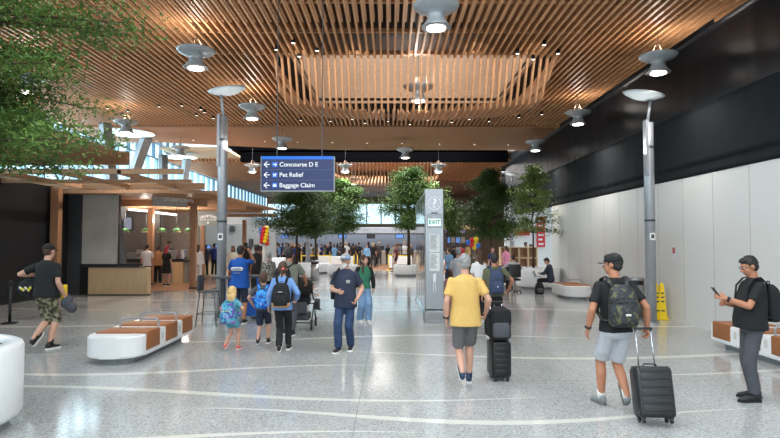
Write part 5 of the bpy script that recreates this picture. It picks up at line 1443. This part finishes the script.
b = BM(); loft(b, [(0, .13, .1), (.04, .16, .12), (.3, .15, .11), (.42, .09, .07)], 22, 3); b = fuse(b, .015, 2, .01); b.transform(Matrix.Translation(c)); part('body', b, f_black, t, True)
b = BM(); loft(b, [(.05, .11, .05, -.1), (.2, .11, .05, -.1), (.22, .08, .03, -.09)], 20, 3); b.transform(Matrix.Translation(c)); part('pocket', b, f_slate, t, True)

# ---- office chair and its sitter
ox, oY = P(513, 21.0), 21.0
t = thing('office_chair', 'black swivel chair seen from behind near the white planter', 'chair', (ox, oY, 0))
b = BM(); rbox(b, ox - .23, ox + .23, oY - .22, oY + .22, .45, .52, .03); part('seat', b, black_s, t, True)
b = BM(); rbox(b, ox - .22, ox + .22, oY - .28, oY - .23, .58, 1.05, .02); part('backrest', b, black_s, t, True)
b = BM(); cone(b, (ox, oY, .08), .03, (ox, oY, .45), .03); part('gas_stem', b, steel, t)
for k in range(5):
    a = k * 1.2566; b = BM(); tube(b, [(ox, oY, .1), (ox + .27 * math.cos(a), oY + .27 * math.sin(a), .06)], .018, 6); lg = part('foot', b, black_s, t)
    b = BM(); ell(b, (ox + .27 * math.cos(a), oY + .27 * math.sin(a), .03), .03, n=8); part('castor', b, black_s, lg)
person('person in light grey shirt seated on the black swivel chair', (ox, oY, 0), R(5), 1.7, f_ltgrey, f_black, hair=('short', 'black'), detail=1, hips=(0, 0, .6), seated=True, sleeve='long', ank={'L': A(-.12, .09, .42), 'R': A(.12, .09, .42)}, arms={'L': ((-.2, .35, .85), (-1, -.5, 0)), 'R': ((.2, .35, .85), (1, -.5, 0))})

# ---- middle-distance people, each his own figure
walk = {'L': A(-.08, .12, -.2, 0, -25), 'R': A(.08, .085, .2, 0, 0)}
rest = {'L': A(-.1), 'R': A(.1)}
mids = [
 ('woman in maroon top and black shorts walking left by the queue', 396, 34.0, 80, 1.7, f_maroon, f_black, ('side', 'brown'), True, 'shorts', .5, walk, skinm),
 ('person in teal jacket standing behind the navy shirt man at the desks', 367, 40.0, 180, 1.65, f_ltblue, f_black, ('short', 'brown'), True, 'pants', None, rest, skinm),
 ('person in grey shirt bending at the white barrier desk', 390, 40.0, -60, 1.7, f_stone, f_black, ('short', 'brown'), False, 'pants', None, rest, skinm),
 ('customer in white T-shirt and black shorts at the coffee counter', 147.5, 23.7, 10, 1.74, f_white, f_black, ('short', 'black'), False, 'shorts', .9, rest, skinm),
 ('customer with red hair in black dress at the coffee counter', 167, 24.0, -15, 1.66, f_black, f_black, ('long', 'red'), True, 'skirt', None, rest, skinm),
 ('barista in dark shirt behind the coffee counter', 169.5, 27.3, 170, 1.85, f_slate, f_black, ('short', 'black'), False, 'pants', None, rest, skind),
 ('person in tan top at the counter between white T-shirt and red haired customers', 158.5, 25.2, 20, 1.66, f_tan, f_black, ('short', 'brown'), False, 'pants', None, rest, skint),
 ('person in white outfit right behind the corner timber post', 198.5, 25.5, 0, 1.7, f_white, f_white, ('long', 'brown'), True, 'pants', None, rest, skinm),
 ('staff member in dark blue at the glowing screens', 214.5, 31.5, 0, 1.75, f_dkblue, f_black, ('short', 'black'), False, 'pants', None, rest, skind),
 ('person in navy left of the staff member at the screens', 206, 31.0, 30, 1.68, f_navy, f_black, ('short', 'black'), False, 'pants', None, rest, skind),
 ('woman in cream coat standing between lamp post and blue vest worker', 233, 23.5, 185, 1.68, fab_('cloth_cream', rgb(206, 196, 178)), f_maroon, ('bob', 'brown'), True, 'pants', None, rest, skind),
 ('tall person in black standing just right of the blue vest worker', 257, 19.5, 60, 1.74, f_black, f_black, ('curly', 'black'), False, 'pants', None, rest, skind),
 ('person in brown jacket below the balloon column', 260.8, 21.5, 100, 1.7, fab_('cloth_brown', rgb(140, 88, 52)), f_slate, ('short', 'black'), False, 'pants', None, rest, skind),
 ('person in patterned grey coat between worker and stroller man', 269, 16.5, 20, 1.55, mat('coat_mottled', rgb(130, 130, 128), .9, scale=20, cols=[rgb(90, 88, 84), rgb(130, 128, 122), rgb(168, 164, 156)]), f_black, ('short', 'grey'), True, 'pants', None, rest, skinm),
 ('person with curly black hair at the dark service desk', 246, 27.0, 0, 1.78, f_black, f_black, ('curly', 'black'), False, 'pants', None, rest, skind),
 ('person in pale shirt directly beyond the yellow shirt man', 458, 14.5, 12, 1.72, f_ltgrey, f_slate, ('short', 'grey'), False, 'pants', None, rest, skinm),
 ('person with blond hair beyond the yellow shirt man on the right', 467.5, 16.5, -20, 1.7, f_olive, f_black, ('bob', 'blond'), True, 'pants', None, rest, skinm),
 ('child in pink top beside the steel pillar', 450, 14.2, 0, 1.15, f_pink, f_pink, ('bob', 'brown'), True, 'pants', None, rest, skinm),
 ('person in blue top beyond the steel pillar near the far kiosk', 449, 23.0, 40, 1.6, f_ltblue, f_navy, ('short', 'brown'), False, 'pants', None, rest, skinm),
 ('person in dark top by the far kiosk counter', 453.5, 30.0, 0, 1.7, f_black, f_slate, ('short', 'black'), False, 'pants', None, rest, skint),
 ('person in red top by the far kiosk counter', 460.5, 32.0, 0, 1.75, fab_('cloth_red', rgb(160, 44, 50)), f_black, ('short', 'brown'), False, 'pants', None, rest, skinm),
 ('person with raised shoulders in blue top beyond the olive T-shirt man', 492.5, 24.0, 200, 1.62, f_dkblue, f_black, ('long', 'brown'), True, 'pants', None, rest, skinm),
 ('person in yellow top at the timber shelf booth', 525.5, 29.4, 180, 1.82, fab_('cloth_bright_yellow', rgb(228, 176, 30)), f_dkblue, ('short', 'black'), False, 'pants', None, rest, skind),
 ('person in blue overalls right of the yellow top at the timber booth', 530.5, 29.6, 180, 1.72, f_dkblue, f_dkblue, ('short', 'black'), False, 'pants', None, rest, skind),
 ('person in pink top left of the far lamp post', 506, 25.5, 30, 1.66, f_pink, f_black, ('bun', 'brown'), True, 'pants', None, rest, skinm),
]
for (lb, px, Y, hd, h, tp, bt, hr, fm, bk, bl, ak, sk) in mids:
    person(lb, (P(px, Y), Y, 0.0075 if (Y > 33 or (px < 200)) else 0), R(hd), h, tp, bt, hair=hr, fem=fm, bkind=bk, bott_len=bl, ank=ak, skin_=sk, detail=1, hem=.84,
           sleeve='long' if ('coat' in lb or 'jacket' in lb or 'outfit' in lb) else 'short', hyaw=random.uniform(-20, 20), lean=28 if 'bending' in lb else 0)

# ---- the check-in crowd: a few prototypes, copied with their own clothes
def proto_person(k):
    ar = [{}, {'R': ((.15, .3, 1.1), (1, -.3, -1))}, {'L': ((-.1, .28, 1.15), (-1, -.3, -1)), 'R': ((.1, .28, 1.15), (1, -.3, -1))}, {}][k]
    return person('p', (0, 0, 0), 0, 1.72, f_black, f_black, hair=(['short', 'long', 'short', 'bob'][k], 'black'), fem=k % 2 == 1, ank=walk if k == 3 else rest, arms=ar, detail=0).root
cols_ = [('black', f_black), ('navy', f_navy), ('slate', f_slate), ('white', f_white), ('maroon', f_maroon), ('dark blue', f_dkblue), ('grey', f_grey), ('olive', f_olive), ('light blue', f_ltblue), ('pale grey', f_ltgrey)]
protos = [proto_person(k) for k in range(4)]
rnd = random.Random(42)
crowd = []
for k in range(44):
    px = 276 + (k * 3.21) % 138 + rnd.uniform(-.8, .8); Y = [40.5, 42.0, 43.6][k % 3] + rnd.uniform(-.5, .5)
    if (381 < px < 398 or 362 < px < 372) and Y < 43.2: continue
    crowd.append((px, Y))
seen = {}
for k, (px, Y) in enumerate(crowd):
    src = protos[k % 4]
    cn, cm = cols_[rnd.choice([0, 0, 0, 1, 1, 2, 2, 3, 4, 5, 6, 7, 8, 9])]
    r = src.copy() if k >= 4 else src
    if k >= 4:
        link(r)
        kids = []
        for ch in list(src.children):
            c = ch.copy(); link(c); c.parent = r; kids.append(c)
            for g in ch.children: g2 = g.copy(); link(g2); g2.parent = c
    else: kids = list(src.children)
    r.location = (P(px, Y), Y, .006); r.rotation_euler = (0, 0, rnd.choice([0, 0, .5, -.4, 3.1, 1.5, -1.4])); sc_ = rnd.uniform(.93, 1.06); r.scale = (sc_, sc_, sc_)
    bm_ = rnd.choice([f_black, f_slate, f_navy, f_denim]); sk = rnd.choice([skinm, skint, skind]); hm_ = hairs[rnd.choice(['black', 'brown', 'black', 'brown', 'blond'])]
    for c in kids:
        nm = c.name.split('.')[0]
        mm = {'shirt': cm, 'trousers': bm_, 'body': sk, 'hair': hm_}.get(nm)
        if mm: c.material_slots[0].link = 'OBJECT'; c.material_slots[0].material = mm
    zone = 'left of the long white barrier desk' if px < 318 else 'behind the long white barrier desk' if px < 354 else 'near the middle yellow posts' if px < 388 else 'at the right end of the queue'
    row = ['front row', 'middle row', 'back row'][k % 3]
    lb = 'distant traveller in %s top %s, %s' % (cn, zone, row)
    seen[lb] = seen.get(lb, 0) + 1
    tag(r, lb, 'person', 'travellers waiting in the far check-in queue')
# ------------------------------------------------------------------ lights and camera
w = bpy.data.worlds.new('World'); SC.world = w; w.use_nodes = True
bg = w.node_tree.nodes['Background']; bg.inputs[0].default_value = (.80, .93, 1.0, 1); bg.inputs[1].default_value = 1.8
def light(kind, name, loc, e, col=(1, 1, 1), **k):
    l = bpy.data.lights.new(name, kind); l.energy = e; l.color = col
    for a, v in k.items(): setattr(l, a, v)
    o = bpy.data.objects.new(name, l); link(o); o.location = loc; return o
# light from above: slat skylights and clerestory, plus added front, rear and gap fills
light('AREA', 'overhead_fill_front', (-1.2, 5.0, 7.05), 430, (.98, .99, 1), shape='RECTANGLE', size=13, size_y=7)  # unseen panel added overhead to light the floor and people's backs
light('AREA', 'overhead_fill_rear', (-1.2, -3.0, 7.05), 850, (.97, .98, 1), shape='RECTANGLE', size=13, size_y=7)  # second added panel, out of view behind the camera, as general fill
light('AREA', 'skylight_lens', (.7, 17.7, 9.5), 35, (.95, .98, 1), shape='RECTANGLE', size=7, size_y=5)
light('AREA', 'gap_fill', (-2, 30.5, 7.9), 2300, (.98, .98, 1), shape='RECTANGLE', size=14, size_y=3.2)  # fill panel added inside the closed black gap to brighten the middle hall
light('AREA', 'skylight_far', (-.3, 38, 6.95), 500, (1, .97, .93), shape='RECTANGLE', size=6, size_y=6)
o = light('AREA', 'clerestory', (-13.5, 22, 5.3), 2000, (.88, .96, 1), shape='RECTANGLE', size=36, size_y=2.2); o.rotation_euler = (R(90), 0, R(-90))
for (x, y, z) in [(a, c, 5.53) for a, c, _ in pend]:
    if y < 22: light('POINT', 'pendant_uplight', (x, y, z + .5), 30 if y != 14.9 else 90, (1, .93, .84), shadow_soft_size=.1)
    light('SPOT', 'pendant_beam', (x, y, z), 300 if y < 15 else 560, (1, .95, .89), spot_size=R(140), spot_blend=1.0, shadow_soft_size=.12)
for (x, y, z) in ((P(128, 25), 25, 3.2), (P(162, 25), 25, 3.0), (P(185, 25), 25, 3.0), (P(145, 23), 23, 3.3)):
    light('POINT', 'shop_lamp', (x, y, z - .15), 60, (1, .88, .76), shadow_soft_size=.15)
for (x, y, z) in ((P(222, 14.0), 14.0, 4.1), (P(650, 13.3), 13.3, 3.9), (P(512, 29.5), 29.5, 4.0), (P(308, 31.5), 31.5, 4.0)):
    o = light('SPOT', 'post_uplight', (x + (.22 if x < 0 else -.22), y - .1, z), 70, (1, .95, .89), spot_size=R(150), spot_blend=1.0, shadow_soft_size=.06)
    o.rotation_euler = (R(180), 0, 0)
for x in (-2.2, -.8, .6, 2.0, 3.4):
    o = light('SPOT', 'lens_fill_spot', (x, 12.6, 6.3), 110, (1, .95, .9), spot_size=R(80), spot_blend=.8, shadow_soft_size=.05)  # spots added to brighten the dipped slats from the near side
    o.rotation_euler = (R(76), 0, 0)
light('AREA', 'checkin_fill', (-3.5, 47, 6.3), 1100, (.97, .98, 1), shape='RECTANGLE', size=16, size_y=9)
light('AREA', 'far_right_fill', (8, 36, 6.2), 500, (1, .95, .9), shape='RECTANGLE', size=8, size_y=8)  # unseen fill panel lighting the white sign wall at far right
cam = bpy.data.cameras.new('Camera'); co = bpy.data.objects.new('Camera', cam); link(co)
co.location = (0, 0, CH); co.rotation_euler = (R(90 + 2.2), 0, 0)
cam.sensor_width = 36; cam.lens = 36 * F / 780; cam.clip_start = .05; cam.clip_end = 300
SC.camera = co
vs = SC.view_settings; vs.view_transform = 'Standard'; vs.look = 'None'; vs.exposure = 0.12; vs.gamma = 1.0; vs.use_curve_mapping = False
SC.cycles.use_denoising = True; SC.cycles.max_bounces = 6; SC.cycles.diffuse_bounces = 4; SC.cycles.transparent_max_bounces = 6
